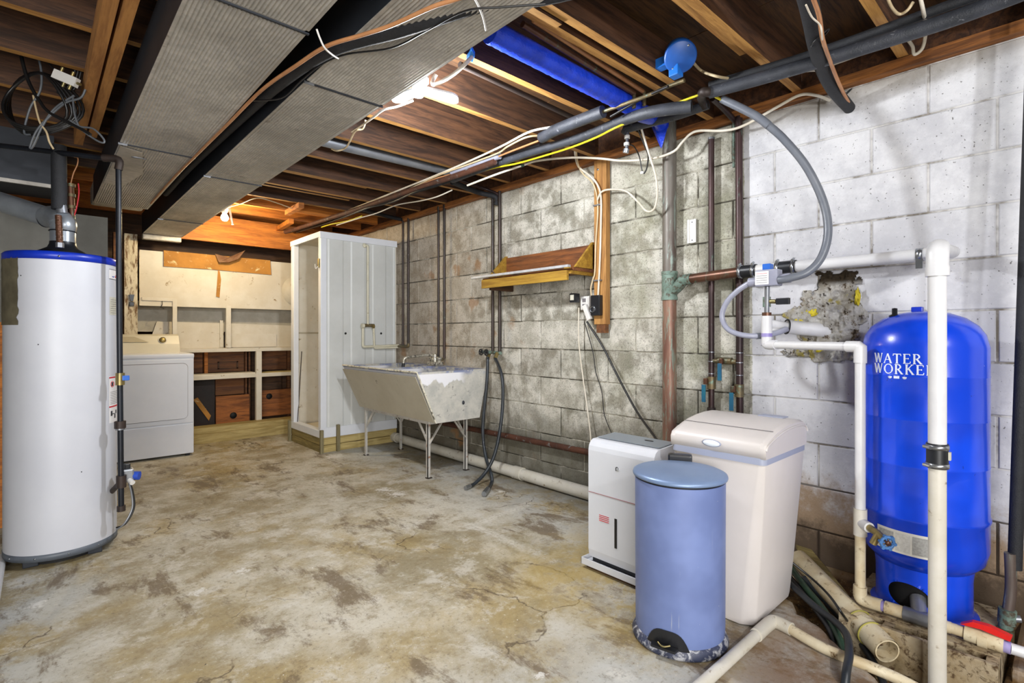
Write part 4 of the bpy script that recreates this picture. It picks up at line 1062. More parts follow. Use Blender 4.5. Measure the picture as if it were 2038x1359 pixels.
# pairs of thin supply pipes
G = 'thin supply pipes on the block wall'
pairs = [
 ('thin_pipe', 'thin dark pipe down to the hose valves, left of the pair behind the wall shelf', 3.139, 2.19, .93, .012),
 ('thin_pipe', 'thin dark pipe down to the hose valves, right of the pair behind the wall shelf', 3.055, 2.19, .93, .013),
 ('thin_pipe', 'thin dark pipe behind the sink faucet, left of its pair', 3.89, 2.22, .86, .011),
 ('thin_pipe', 'thin dark pipe behind the sink faucet, right of its pair', 3.80, 2.22, .86, .012),
 ('thin_pipe', 'thin dark pipe in the corner beside the shower cabinet, next to the cabinet edge', 4.50, 2.2, .97, .011),
 ('thin_pipe', 'thin dark pipe beside the shower cabinet, one step out from the cabinet edge', 4.40, 2.2, .97, .012)]
for nm, lab, yy_, z1, z0, r in pairs:
    wall_pipe('supply_pipe', lab, [(2.668, yy_, z1), (2.668, yy_, z0)], r, nm, grp=None, n=12)
single(MB().pipe([(2.668, 4.40, .985), (2.668, 4.40, .955), (2.66, 4.57, .955)], .013, .02, 12), 'pipe_elbow', M['brass_old'], 'tarnished elbow joining the corner pipe to the shower pipes', 'fitting')
fj = thing('faucet_tails', 'short tarnished pipe ends joining the thin pipes to the sink faucet', 'fitting', (2.6, 3.83, .86))
for yy_ in (3.89, 3.80): MB().tube([(2.668, yy_, .875), (2.655, yy_, .855), (2.60, yy_-.05, .853)], .011, n=10, sub=4).build('tail', M['brass_old'], fj)
hv = thing('hose_valves', 'pair of tarnished hose valves with round black handles above the black hoses', 'valve', (2.62, 3.1, .92))
MB().cyl((2.65, 3.20, .935), (2.65, 3.02, .93), .013, n=12).build('manifold', M['verdigris'], hv)
for yy_, xx_ in ((3.19, 2.59), (3.10, 2.57)):
    MB().cyl((2.65, yy_, .935), (xx_+.012, yy_, .935), .013, n=10).build('valve_body', M['verdigris'], hv)
    mb = MB().ring((xx_, yy_, .935), (1, 0, 0), .022, .005, 18, 6)
    for a in range(4): mb.beam((xx_, yy_, .935), (xx_, yy_+.02*math.cos(a*PI/2+.4), .935+.02*math.sin(a*PI/2+.4)), .005, .005)
    mb.lathe((xx_, yy_, .935), [(.008, -.004), (.008, .004)], n=10, axis=(1,0,0))
    mb.build('handwheel', M['black_plastic'], hv)
MB().cyl((2.64, 3.14, .935), (2.61, 3.13, .895), .015, n=10).build('outlet', M['brass'], hv)
MB().cyl((2.64, 3.05, .93), (2.61, 3.04, .89), .015, n=10).build('outlet', M['brass'], hv)
h1 = thing('washer_hose', 'black rubber hose hanging from the left hose valve, its end turned toward the camera', 'hose', (2.4, 3.0, 0))
MB().tube([(2.61, 3.13, .90), (2.570, 3.093, 0.708), (2.540, 3.105, 0.361), (2.500, 3.026, 0.168), (2.450, 2.897, 0.052), (2.420, 2.861, 0.003), (2.262, 2.717, 0.020)], .0125, n=12).build('hose', M['hose_dark'], h1)
MB().cyl((2.275, 2.727, 0.022), (2.188, 2.664, 0.020), .017, n=14).build('end_fitting', M['steel'], h1)
h2 = thing('washer_hose', 'black rubber hose hanging from the right hose valve, its end pointing left', 'hose', (2.4, 3.1, 0))
MB().tube([(2.61, 3.04, .89), (2.570, 2.922, 0.776), (2.550, 2.883, 0.612), (2.520, 2.877, 0.394), (2.470, 2.886, 0.197), (2.400, 2.905, 0.077), (2.295, 2.895, 0.020), (2.226, 2.869, 0.018)], .0125, n=12).build('hose', M['hose_dark'], h2)
MB().cyl((2.238, 2.874, 0.018), (2.184, 2.860, 0.018), .014, n=14).build('end_fitting', M['steel'], h2)
# floor drain pipe and rusty pipe
fp = thing('floor_drain_pipe', 'thick white plastic drain pipe lying on the floor along the block wall', 'pipe', (2.64, 3.4, 0))
MB().tube([(2.645, 4.75, .05), (2.645, 1.2, .043)], .042, n=24, raw=True).build('pipe', M['pvc'], fp)
MB().cyl((2.645, 2.86, .047), (2.645, 2.77, .047), .047, n=24).build('coupling', M['pvc'], fp)
MB().cyl((2.645, 4.62, .05), (2.645, 4.56, .05), .047, n=24).build('coupling', M['pvc'], fp)
wall_pipe('rusty_pipe', 'rusty iron pipe running low along the blocks behind the sink legs', [(2.67, 4.3, .28), (2.67, 1.2, .315)], .021, 'rust_pipe')

# ------------------------------------------------------------------ wall shelf
ws = thing('wall_shelf', 'brown wooden wall shelf with sloping ends above the hose valves', 'shelf', (2.58, 2.6, 1.41))
MB().box((2.672, 2.14, 1.487), (2.695, 2.99, 1.66)).build('back_board', M['redwood_y'], ws)
MB().box((2.47, 2.13, 1.475), (2.695, 3.02, 1.492)).build('shelf_board', M['redwood_y'], ws)
for y0_, y1_ in ((2.14, 2.158), (2.985, 3.003)):
    MB().prism([(2.69, y0_, 1.50), (2.69, y0_, 1.675), (2.675, y0_, 1.675), (2.50, y0_, 1.50)], (0, y1_-y0_, 0)).build('end_bracket', M['gold_wood_y'], ws)
MB().box((2.655, 2.98, 1.49), (2.69, 3.01, 1.66)).build('cleat', M['gold_wood_y'], ws)
MB().box((2.44, 2.16, 1.415), (2.46, 3.0, 1.478), .002).build('front_board', M['gold_wood_y'], ws)
MB().box((2.46, 2.14, 1.455), (2.69, 2.165, 1.476)).build('support_rail', M['gold_wood_y'], ws)
MB().box((2.47, 2.92, 1.40), (2.69, 2.945, 1.476)).build('support_rail', M['dim_board'], ws)
tb_ = thing('light_tube', 'pale grey metal strip lying along the front edge of the wall shelf', 'strip', (2.44, 2.6, 1.492))
MB().beam((2.435, 2.135, 1.500), (2.435, 3.10, 1.500), .028, .016, bev=0).build('body', simple('strip_metal', '#c4c6ca', '#a9abb0', .4, .3, 20), tb_)
MB().box((2.425, 2.13, 1.485), (2.445, 2.17, 1.492)).build('clip', M['gold_wood_y'], tb_)
single(MB().tube([(2.53, 2.93, 1.497), (2.51, 2.93, 1.52), (2.49, 2.93, 1.54)], .004, n=6), 'bent_nail', M['steel'], 'bent light wire sticking up from the wall shelf near its left end', 'wire')
single(MB().tube([(2.56, 2.78, 1.500), (2.53, 2.76, 1.508), (2.50, 2.72, 1.506), (2.53, 2.68, 1.500)], .008, n=8), 'dark_scrap', M['black_plastic'], 'small black scrap lying on the wall shelf behind the metal strip', 'scrap')
# stud board with outlet
sbd = thing('conduit_board', 'narrow upright wooden board on the block wall carrying white cables and outlets', 'board', (2.67, 2.06, 1.11))
MB().box((2.655, 2.02, 1.14), (2.695, 2.115, 2.19)).build('board', M['lumber_z'], sbd)
MB().box((2.66, 2.03, 1.085), (2.695, 2.10, 1.14)).build('lower_end', M['brown_board'], sbd)
MB().lathe((2.654, 2.085, 2.13), [(.008, 0), (.006, .003), (0, .003)], n=10, axis=(-1,0,0)).build('screw', M['steel'], sbd)
ob = thing('outlet_box', 'white outlet box beside the upright board with plugs in it', 'outlet', (2.67, 2.18, 1.24))
MB().box((2.65, 2.155, 1.235), (2.70, 2.225, 1.325), .004).build('box', M['white_plastic'], ob)
MB().box((2.645, 2.16, 1.24), (2.65, 2.22, 1.32), .002).build('cover', M['white_plastic'], ob)
for z_ in (1.262, 1.298): MB().box((2.643, 2.176, z_-.012), (2.6455, 2.204, z_+.012)).build('socket', M['seam'], ob)
ch = thing('power_adapter', 'small black plug-in power adapter on the left of the outlet box', 'adapter', (2.62, 2.25, 1.28))
MB().box((2.595, 2.225, 1.285), (2.645, 2.275, 1.345), .005).build('body', M['black_plastic'], ch)
MB().box((2.593, 2.235, 1.30), (2.596, 2.265, 1.335)).build('label', M['paper'], ch)
ro = thing('round_outlet', 'black outlet with a round socket on the upright board', 'outlet', (2.64, 2.075, 1.20))
MB().box((2.62, 2.045, 1.195), (2.655, 2.118, 1.325), .006).build('box', M['black_plastic'], ro)
MB().lathe((2.620, 2.10, 1.235), [(.026, 0), (.024, .004), (.016, .003), (.0, .002)], n=20, axis=(-1,0,0)).build('socket', M['rubber'], ro)
MB().ring((2.616, 2.10, 1.235), (1,0,0), .017, .002, 18, 5).build('socket_ring', M['steel'], ro)
pl = thing('white_plug', 'white plug hanging angled below the outlet box with a black cord', 'plug', (2.63, 2.15, 1.16))
MB().box((2.618, 2.135, 1.165), (2.640, 2.168, 1.27), .004, rot=Matrix.Rotation(math.radians(-24), 3, 'X')).build('body', M['white_plastic'], pl)
def cable(name, lab, pts, r, m, cat='cable', grp=None, n=8, sub=6):
    return single(MB().tube(pts, r, n=n, sub=sub), name, M[m], lab, cat, grp)
cable('hanging_cable', 'thin white cord hanging from the outlet to the dehumidifier', [(2.630, 2.222, 1.251), (2.630, 2.222, 1.027), (2.640, 2.196, 0.798), (2.630, 2.142, 0.542), (2.600, 2.097, 0.391), (2.500, 2.013, 0.173), (2.450, 1.976, 0.041)], .0045, 'cable_white')
cable('hanging_cable', 'thin dark cord hanging crookedly between the white cord and the thick black one', [(2.660, 2.200, 1.159), (2.680, 2.145, 0.962), (2.680, 2.121, 0.832), (2.685, 2.076, 0.706), (2.680, 2.052, 0.564), (2.600, 1.937, 0.471)], .003, 'cable_black')
cable('hanging_cable', 'thick black cord running down diagonally from the plug to the dehumidifier', [(2.630, 2.155, 1.158), (2.620, 2.018, 0.998), (2.580, 1.874, 0.821), (2.500, 1.686, 0.639), (2.400, 1.501, 0.527), (2.300, 1.371, 0.446)], .0065, 'cable_black')
cable('riser_cable', 'cream cable down the left edge of the upright board', [(2.500, 2.137, 2.258), (2.580, 2.188, 2.178), (2.620, 2.180, 2.120), (2.630, 2.113, 2.052), (2.645, 2.089, 1.976), (2.645, 2.077, 1.861), (2.645, 2.093, 1.671), (2.645, 2.101, 1.479), (2.645, 2.117, 1.429), (2.645, 2.134, 1.369), (2.645, 2.125, 1.300)], .0055, 'cable_cream')
cable('riser_cable', 'white cable down the middle of the upright board to the black outlet', [(2.500, 2.145, 2.286), (2.560, 2.192, 2.223), (2.600, 2.197, 2.162), (2.620, 2.130, 2.099), (2.630, 2.073, 2.031), (2.640, 2.049, 1.945), (2.645, 2.053, 1.762), (2.645, 2.061, 1.540), (2.640, 2.073, 1.297)], .0065, 'cable_white')
cable('loop_cable', 'white cable looping off the upright board across the grey blocks', [(2.640, 2.077, 1.931), (2.630, 2.037, 1.972), (2.620, 1.960, 1.971), (2.600, 1.834, 1.932), (2.580, 1.733, 1.844), (2.560, 1.663, 1.776), (2.540, 1.601, 1.776), (2.520, 1.570, 1.850), (2.500, 1.567, 1.942), (2.480, 1.592, 2.053), (2.450, 1.607, 2.146), (2.420, 1.606, 2.193)], .006, 'cable_white')
for z_, lab in ((1.9, 'upper'), (1.42, 'lower')):
    single(MB().box((2.638, 2.05, z_-.004), (2.655, 2.112, z_+.004)), 'cable_staple', M['zinc'], lab+' metal staple across the cables on the upright board', 'staple')

# ------------------------------------------------------------------ pipes and cables under the joists
def foam(name, lab, pts, r, m='foam_grey', n=18):
    return single(MB().tube(pts, r, n=n, sub=5), name, M[m], lab, 'pipe')
fA = foam('insulated_pipe', 'short thick grey insulated pipe, uppermost of the overhead bundle, ending at the blue duct', [(2.077, 2.024, 2.170), (2.054, 1.881, 2.170), (2.055, 1.582, 2.170)], .030)
foam('bare_pipe', 'bare brass pipe poking out of the upper insulated pipe toward the blue box', [(2.056, 1.589, 2.170), (2.062, 1.469, 2.170), (2.087, 1.335, 2.180), (2.096, 1.250, 2.190), (2.098, 1.172, 2.190)], .009, 'brass_old', 10)
foam('insulated_pipe', 'long grey insulated pipe with an open end, crossing the middle of the overhead bundle', [(2.216, 1.203, 2.120), (2.155, 1.364, 2.130), (2.157, 1.537, 2.140), (2.191, 1.858, 2.150), (2.154, 2.215, 2.150), (2.134, 2.614, 2.150), (2.140, 2.952, 2.150)], [.029, .028, .025, .023, .023, .023, .023])
single(MB().lathe((2.218, 1.201, 2.120), [(.021, 0), (.0, .001)], n=18, axis=Vector((2.216, 1.203, 2.120))-Vector((2.155, 1.364, 2.130))), 'pipe_end', M['dark'], 'dark open end of the long grey insulated pipe', 'pipe end')
foam('insulated_pipe', 'short grey insulated pipe below the others, ending in a small tap', [(2.420, 1.224, 2.197), (2.400, 1.402, 2.187), (2.380, 1.663, 2.196), (2.380, 1.666, 2.181)], .022)
tp = thing('drain_tap', 'small white and silver tap hanging from the short insulated pipe', 'tap', (2.380, 1.676, 2.079))
MB().cyl((2.380, 1.666, 2.181), (2.380, 1.673, 2.078), .009, n=10).build('stem', M['steel'], tp)
for a in (270, 282): MB().cyl((2.380, 1.669, 2.160) if a == 270 else (2.380, 1.673, 2.122), (2.380, 1.669, 2.143) if a == 270 else (2.380, 1.673, 2.106), .015, n=8).build('collar', M['white_plastic'], tp)
MB().cyl((2.380, 1.673, 2.089), (2.380, 1.679, 2.069), .017, n=14).build('nut', M['steel'], tp)
cable('tap_wire', 'thin dark wire dangling from the small tap to a loose connector', [(2.400, 1.670, 2.118), (2.450, 1.672, 2.117), (2.500, 1.673, 2.078), (2.520, 1.670, 2.012), (2.520, 1.663, 1.985)], .0035, 'cable_black')
cable('dangling_wire', 'black wire hanging beside the blue tape with a loop at its end', [(2.420, 1.626, 2.190), (2.460, 1.611, 2.109), (2.500, 1.614, 2.064), (2.520, 1.637, 2.004), (2.520, 1.656, 1.977)], .0042, 'cable_black')
single(MB().lathe((2.520, 1.666, 1.982), [(.004, -.004), (.013, 0), (.011, .010), (0, .013)], n=10), 'wire_connector', M['white_plastic'], 'small white connector at the end of the dangling black wire', 'connector')
foam('old_pipe', 'long brown pipe, lowest in the overhead bundle, reaching the shower cabinet', [(2.071, 2.416, 2.130), (2.060, 2.841, 2.130), (2.026, 3.432, 2.130), (1.999, 4.215, 2.130), (1.953, 4.978, 2.130), (1.909, 5.554, 2.130)], .019, 'rust_pipe')
foam('insulated_pipe', 'long black insulated pipe at the back of the overhead bundle toward the far header', [(2.198, 2.141, 2.180), (2.177, 2.564, 2.180), (2.176, 3.125, 2.180), (2.120, 3.912, 2.180), (2.099, 4.856, 2.180), (2.008, 5.736, 2.180)], .022, 'foam_black')
foam('grey_sleeve', 'short pale grey sleeve around cables in the overhead bundle', [(2.079, 2.382, 2.160), (2.067, 2.582, 2.160), (2.059, 2.841, 2.160)], .020, 'hose_light')
foam('elbow_pipe', 'dark insulated pipe leaving the bundle for the wall above the shelf', [(2.209, 3.047, 2.170), (2.550, 3.185, 2.188), (2.660, 3.096, 2.151), (2.668, 3.100, 2.090)], .020, 'foam_black')
foam('elbow_pipe', 'thin dark pipe leaving the bundle for the wall just beside the first elbow', [(2.225, 3.038, 2.200), (2.560, 3.166, 2.225), (2.668, 3.081, 2.173), (2.668, 3.069, 2.116)], .011, 'dark_pipe')
foam('elbow_pipe', 'dark insulated pipe leaving the bundle for the corner above the shower cabinet', [(2.107, 4.245, 2.170), (2.500, 4.613, 2.240), (2.660, 4.506, 2.202)], .018, 'foam_black')
cable('bundle_cable', 'cream cable, topmost of the overhead bundle', [(2.066, 1.893, 2.190), (2.031, 1.952, 2.190), (1.987, 2.043, 2.180), (1.999, 2.264, 2.170), (2.021, 2.575, 2.170), (2.035, 3.044, 2.170), (2.057, 3.635, 2.180), (2.060, 4.246, 2.180), (2.064, 5.009, 2.180), (2.028, 5.432, 2.180)], .0065, 'cable_white')
cable('bundle_cable', 'second cream cable of the overhead bundle, running just under the topmost', [(2.059, 2.037, 2.180), (2.000, 2.076, 2.165), (2.012, 2.236, 2.160), (2.041, 2.357, 2.160), (2.038, 2.649, 2.160), (2.029, 2.974, 2.160), (2.081, 3.525, 2.170), (2.040, 3.932, 2.170), (2.044, 4.728, 2.170), (2.009, 5.522, 2.170)], .0055, 'cable_cream')
cable('bundle_cable', 'brown cable in the overhead bundle below the cream cables', [(2.059, 2.029, 2.150), (2.071, 2.346, 2.155), (2.091, 2.717, 2.155), (2.046, 3.061, 2.155), (2.097, 3.552, 2.155), (2.075, 3.999, 2.155), (2.022, 4.464, 2.150), (1.991, 5.201, 2.150)], .0055, 'cable_tan')
cable('bundle_cable', 'dark cable sagging under the overhead bundle above the shower cabinet', [(2.064, 2.965, 2.110), (2.013, 3.202, 2.100), (2.038, 3.603, 2.100), (1.986, 3.913, 2.100), (2.012, 4.341, 2.110), (2.004, 4.864, 2.110), (1.974, 5.425, 2.120)], .007, 'cable_black')
cable('bundle_cable', 'pale cable wandering out of the overhead bundle toward the cabinet corner', [(2.250, 3.104, 2.131), (2.200, 3.237, 2.097), (2.200, 3.464, 2.110), (2.150, 3.720, 2.117), (2.100, 3.960, 2.085), (2.050, 4.178, 2.071), (2.020, 4.564, 2.066)], .005, 'cable_white')
cable('bundle_cable', 'yellowed cable low in the overhead bundle above the cabinet top', [(2.060, 4.151, 2.086), (2.050, 4.422, 2.084), (2.000, 4.627, 2.082), (1.980, 4.805, 2.079)], .0055, 'cable_yellow')
cable('yellow_cable', 'bright yellow cable along the overhead pipes to the grey hose', [(2.288, 1.100, 2.140), (2.244, 1.116, 2.150), (2.200, 1.136, 2.150), (2.194, 1.182, 2.150), (2.196, 1.270, 2.150), (2.247, 1.422, 2.170), (2.138, 1.554, 2.110), (2.170, 1.704, 2.110), (2.185, 1.889, 2.110), (2.197, 2.092, 2.120), (2.172, 2.321, 2.120), (2.142, 2.522, 2.130), (2.141, 2.782, 2.140)], .0055, 'cable_yellow')
cable('white_cable', 'long white cable sweeping from the wall corner over the copper stack to the bundle', [(2.690, 0.776, 2.150), (2.640, 0.816, 2.171), (2.600, 0.873, 2.180), (2.600, 0.977, 2.156), (2.600, 1.132, 2.115), (2.600, 1.234, 2.120), (2.580, 1.347, 2.147), (2.570, 1.398, 2.143), (2.560, 1.445, 2.105), (2.550, 1.490, 2.066), (2.540, 1.608, 2.057), (2.520, 1.795, 2.085), (2.480, 1.947, 2.128), (2.420, 2.133, 2.164), (2.340, 2.315, 2.172), (2.280, 2.399, 2.147), (2.200, 2.541, 2.111), (2.120, 2.755, 2.066)], .007, 'cable_white')
single(MB().lathe((2.270, 2.379, 2.143), [(.010, -.008), (.010, .008)], n=8, axis=(.3, -.9, .2)), 'cable_clip', M['hose_green'], 'small green clip holding the long white cable to a joist', 'clip')
foam('insulated_pipe', 'thick grey insulated pipe crossing the upper right corner under the joists', [(2.185, 1.101, 2.140), (2.218, 0.923, 2.140), (2.248, 0.704, 2.140), (2.266, 0.510, 2.140), (2.278, 0.285, 2.140), (2.254, 0.051, 2.140)], .026)
foam('black_conduit', 'thinner black pipe running just above the thick one in the upper right corner', [(2.224, 1.120, 2.190), (2.247, 0.935, 2.190), (2.273, 0.748, 2.190), (2.281, 0.545, 2.190), (2.279, 0.311, 2.190), (2.281, 0.094, 2.190)], .017, 'foam_black')
foam('pipe_elbow', 'dark elbow with grey collar where the thick insulated pipe begins', [(2.189, 1.098, 2.140), (2.164, 1.120, 2.140), (2.360, 1.229, 2.212), (2.420, 1.240, 2.187)], .020, 'iron', 14)
foam('dark_pipe', 'dark pipe slanting from the elbow to the wall at the paint line', [(2.400, 1.194, 2.210), (2.550, 1.211, 2.211), (2.678, 1.212, 2.186)], .014, 'dark_pipe', 12)
hz = thing('refrigerant_line', 'thick black foam line bending from the ceiling into the top of the painted wall', 'pipe', (2.700, 0.702, 2.093))
MB().tube([(1.493, 0.542, 2.200), (1.795, 0.588, 2.170), (1.955, 0.618, 2.150), (2.078, 0.644, 2.130), (2.320, 0.694, 2.141), (2.500, 0.706, 2.116), (2.690, 0.704, 2.099), (2.790, 0.706, 2.097)], [.030, .030, .030, .029, .028, .027, .024, .022], n=18).build('foam_sleeve', M['foam_black'], hz)
MB().tube([(1.450, 0.513, 2.160), (1.724, 0.551, 2.120), (1.869, 0.571, 2.110), (2.019, 0.604, 2.100), (2.270, 0.649, 2.117), (2.500, 0.676, 2.102), (2.690, 0.692, 2.095), (2.760, 0.694, 2.094)], .007, n=8).build('copper_line', M['cable_tan'], hz)
MB().tube([(1.764, 0.575, 2.100), (1.846, 0.584, 2.100), (1.913, 0.581, 2.100), (1.970, 0.592, 2.090), (2.250, 0.668, 2.140), (2.420, 0.687, 2.122), (2.600, 0.699, 2.106)], .003, n=6).build('thin_wire', M['cable_white'], hz)
for p in ((2.040, 0.620, 2.123), (2.580, 0.690, 2.110)): MB().ring(p, (.3, -.4, -.6), .034, .003, 20, 6).build('tie', M['cable_black'], hz)
cable('red_tipped_cable', 'grey cable with a red tip beside the black foam line', [(2.495, 0.719, 2.220), (2.491, 0.684, 2.220), (2.488, 0.612, 2.220), (2.484, 0.525, 2.220)], .005, 'cable_white')
cable('grey_cable', 'short pale cable end poking from behind the black foam line', [(2.438, 0.843, 2.210), (2.450, 0.797, 2.210), (2.519, 0.749, 2.220)], .004, 'cable_white')
cable('hook_cable', 'white cable curling down from the joist near the upper right corner', [(2.157, 0.359, 2.200), (2.220, 0.359, 2.170), (2.450, 0.389, 2.212), (2.500, 0.407, 2.172), (2.500, 0.432, 2.157), (2.500, 0.438, 2.191), (2.500, 0.454, 2.224)], .006, 'cable_white')
cable('hook_cable', 'cream cable looping at the top picture edge near the right joist', [(2.076, 0.433, 2.200), (2.131, 0.429, 2.180), (2.194, 0.421, 2.180), (2.187, 0.397, 2.180), (2.187, 0.381, 2.200)], .005, 'cable_cream')
# grey hose loop
gh = thing('vent_hose', 'grey flexible hose arching from the ceiling down to the grey control box', 'hose', (2.380, 0.863, 1.312))
MB().tube([(2.300, 1.099, 2.146), (2.330, 0.970, 2.043), (2.350, 0.914, 1.984)], .0175, n=14).build('upper_sleeve', M['hose_grey'], gh)
MB().tube([(2.350, 0.925, 1.996), (2.380, 0.863, 1.918), (2.420, 0.787, 1.790), (2.450, 0.733, 1.639), (2.450, 0.714, 1.510), (2.430, 0.731, 1.404), (2.400, 0.775, 1.340), (2.380, 0.843, 1.317), (2.380, 0.884, 1.313)], .0165, n=14, sub=10).build('hose', M['hose_grey'], gh)
bx = thing('control_box', 'small grey control box with a printed label hanging below the black couplings', 'control box', (2.400, 0.938, 1.323))
c = Vector((2.400, 0.934, 1.325))
MB().box(c-Vector((.03, .048, .035)), c+Vector((.03, .048, .038)), .006).build('box', M['hose_light'], bx)
lb_ = MB().box(c+Vector((-.0325, -.012, -.028)), c+Vector((-.030, .046, .03))).build('label', M['label_white'], bx)
for k in range(5): MB().box(c+Vector((-.0335, -.006, -.02+.01*k)), c+Vector((-.0325, .04, -.0185+.01*k))).build('print_line', M['ink' if k < 4 else 'red_ink'], lb_)
MB().cyl(c+Vector((0, .04, -.01)), c+Vector((0, .085, -.012)), .021, n=12).build('gland', M['hose_light'], bx)
MB().cyl(c+Vector((0, -.045, -.006)), c+Vector((0, -.09, -.004)), .021, n=12).build('gland', M['hose_light'], bx)
MB().box(c+Vector((-.015, -.012, .036)), c+Vector((.025, .022, .065)), .003).build('blue_clip', M['blue_handle'], bx)
lh = thing('loop_hose', 'light grey hose looping left from the control box around to the wall sleeve', 'hose', (2.400, 1.022, 1.071))
MB().tube([c+Vector((0, .08, -.012)), (2.400, 1.068, 1.282), (2.400, 1.122, 1.231), (2.400, 1.147, 1.166), (2.400, 1.125, 1.108), (2.400, 1.068, 1.078), (2.430, 1.000, 1.069), (2.500, 0.950, 1.080), (2.560, 0.915, 1.101)], .0125, n=14, sub=8).build('hose', M['hose_light'], lh)
MB().cyl((2.430, 1.000, 1.069), (2.460, 0.979, 1.071), .0145, n=12).build('coupling', M['hose_grey'], lh)
# pump riser
rs = thing('pump_riser', 'white plastic water line from the control box down past the left of the blue tank', 'pipe', (2.28, .557, .05))
RZ = 1.031
top_ = Vector((2.420, 0.950, 1.021)); 
MB().cyl(c+Vector((0, .006, -.035)), Vector((top_.x, top_.y, 1.165)), .011, n=10).build('nipple', M['zinc'], rs)
MB().cyl(Vector((top_.x, top_.y, 1.245)), Vector((top_.x, top_.y, 1.20)), .017, n=10).build('brass_tee', M['verdigris'], rs)
MB().cyl(Vector((top_.x, top_.y, 1.225)), Vector((top_.x-.01, top_.y-.045, 1.222)), .010, n=10).build('brass_port', M['brass'], rs)
MB().box(Vector((top_.x-.02, top_.y-.10, 1.208)), Vector((top_.x+.0, top_.y-.045, 1.236)), .003).build('pressure_switch', M['black_plastic'], rs)
MB().cyl(Vector((top_.x, top_.y, 1.175)), Vector((top_.x, top_.y, 1.155)), .020, n=10).build('bushing', M['copper'], rs)
MB().cyl(Vector((top_.x, top_.y, 1.16)), Vector((top_.x, top_.y, 1.075)), .0225, n=20).build('coupling', M['pvc_clean'], rs)
MB().cyl(Vector((top_.x, top_.y, 1.082)), Vector((top_.x, top_.y, 1.066)), .0228, n=20).build('primer_band', M['primer'], rs)
el0 = Vector((top_.x, top_.y, RZ)); el1 = Vector((2.28, .557, RZ))
MB().tube([el0+Vector((0, 0, .045)), el0+Vector((0, 0, .008)), el0+(el1-el0).normalized()*.008, el0+(el1-el0).normalized()*.05], .022, n=18, sub=5).build('elbow', M['pvc_clean'], rs)
MB().cyl(el0+(el1-el0).normalized()*.03, el1, .0172, n=18).build('cross_pipe', M['pvc_clean'], rs)
dd = (el0-el1).normalized()
MB().tube([el1+dd*.05, el1+dd*.006, el1-Vector((0, 0, .006)), el1-Vector((0, 0, .06))], .0215, n=18, sub=5).build('elbow', M['pvc_clean'], rs)
MB().tube([el1-Vector((0, 0, .04)), (2.28, .557, .40)], .0175, n=18, raw=True).build('vertical_pipe', M['pvc_clean'], rs)
MB().cyl((2.28, .557, .425), (2.28, .557, .325), .0225, n=18).build('tee', M['pvc'], rs)
MB().tube([(2.28, .557, .34), (2.28, .557, .12)], .0175, n=18, raw=True).build('lower_pipe', M['pvc_dirty'], rs)
MB().cyl((2.28, .557, .13), (2.28, .557, .122), .0182, n=18).build('primer_band', M['primer'], rs)
MB().tube([(2.28, .557, .135), (2.28, .557, .10), (2.28, .545, .087), (2.28, .49, .087)], .0225, n=18, sub=5).build('elbow', M['pvc_dirty'], rs)
MB().cyl((2.28, .557, .375), (2.245, .52, .372), .019, n=16).build('tee_port', M['pvc_clean'], rs)
bb = thing('boiler_drain', 'brass drain spigot with a blue handwheel on the white line beside the tank', 'spigot', (2.2, .48, .36))
MB().tube([(2.245, .52, .372), (2.215, .488, .368), (2.19, .462, .358)], .0125, n=12, sub=4).build('body', M['brass'], bb)
MB().cyl((2.21, .485, .368), (2.205, .50, .33), .012, n=10).build('spout', M['brass'], bb)
hc = Vector((2.18, .452, .355)); hax = Vector((-.75, -.6, -.1))
mb = MB().ring(hc, hax, .020, .0055, 20, 8)
q = Vector((0,0,1)).rotation_difference(hax.normalized())
for k in range(6):
    a = 2*PI*k/6; mb.lathe(hc+q @ Vector((.023*math.cos(a), .023*math.sin(a), 0)), [(.006, -.006), (.006, .006)], n=6, axis=hax)
    mb.beam(hc, hc+q @ Vector((.02*math.cos(a), .02*math.sin(a), 0)), .004, .004)
mb.build('handwheel', simple('worn_blue', '#33609a', '#4a7ab0', .5), bb)
MB().lathe(hc, [(.009, -.004), (.009, .008), (0, .009)], n=10, axis=hax).build('stem_nut', M['copper'], bb)
# run along the tank foot
fr_ = thing('tank_feed_line', 'short run of white and grey fittings at the foot of the blue tank', 'pipe', (2.28, .35, .03))
MB().cyl((2.28, .495, .087), (2.28, .478, .087), .0185, n=16).build('primer_band', M['primer'], fr_)
MB().cyl((2.28, .48, .087), (2.28, .425, .087), .0215, n=16).build('coupling', M['pvc_dirty'], fr_)
MB().cyl((2.28, .425, .087), (2.28, .33, .087), .0245, n=14).build('tank_tee', M['zinc'], fr_)
MB().cyl((2.28, .38, .085), (2.345, .395, .128), .024, n=16).build('tank_nipple', M['zinc'], fr_)
MB().cyl((2.28, .335, .087), (2.28, .295, .087), .019, n=16).build('adapter', M['pvc_dirty'], fr_)
MB().cyl((2.28, .30, .087), (2.28, .245, .087), .0175, n=16).build('pipe', M['pvc_dirty'], fr_)
bv = MB().cyl((2.28, .26, .087), (2.28, .165, .084), .024, n=16).build('ball_valve', M['pvc_dirty'], fr_)
MB().lathe((2.28, .215, .083), [(.026, -.012), (.026, .012)], n=16, axis=(0,1,0)).build('valve_collar', M['pvc_dirty'], bv)
MB().prism([(2.27, .27, .113), (2.27, .24, .133), (2.27, .20, .135), (2.27, .145, .123), (2.27, .15, .107), (2.27, .22, .117)], (.022, 0, 0)).build('red_handle', M['red_plastic'], bv)
MB().cyl((2.28, .17, .084), (2.28, .148, .083), .019, n=14).build('primer_band', M['primer'], fr_)
MB().cyl((2.28, .15, .083), (2.30, .06, .075), .0172, n=14).build('outlet_pipe', M['pvc_clean'], fr_)
MB().cyl((2.30, .08, .075), (2.305, .045, .074), .021, n=14).build('coupling', M['primer'], fr_)
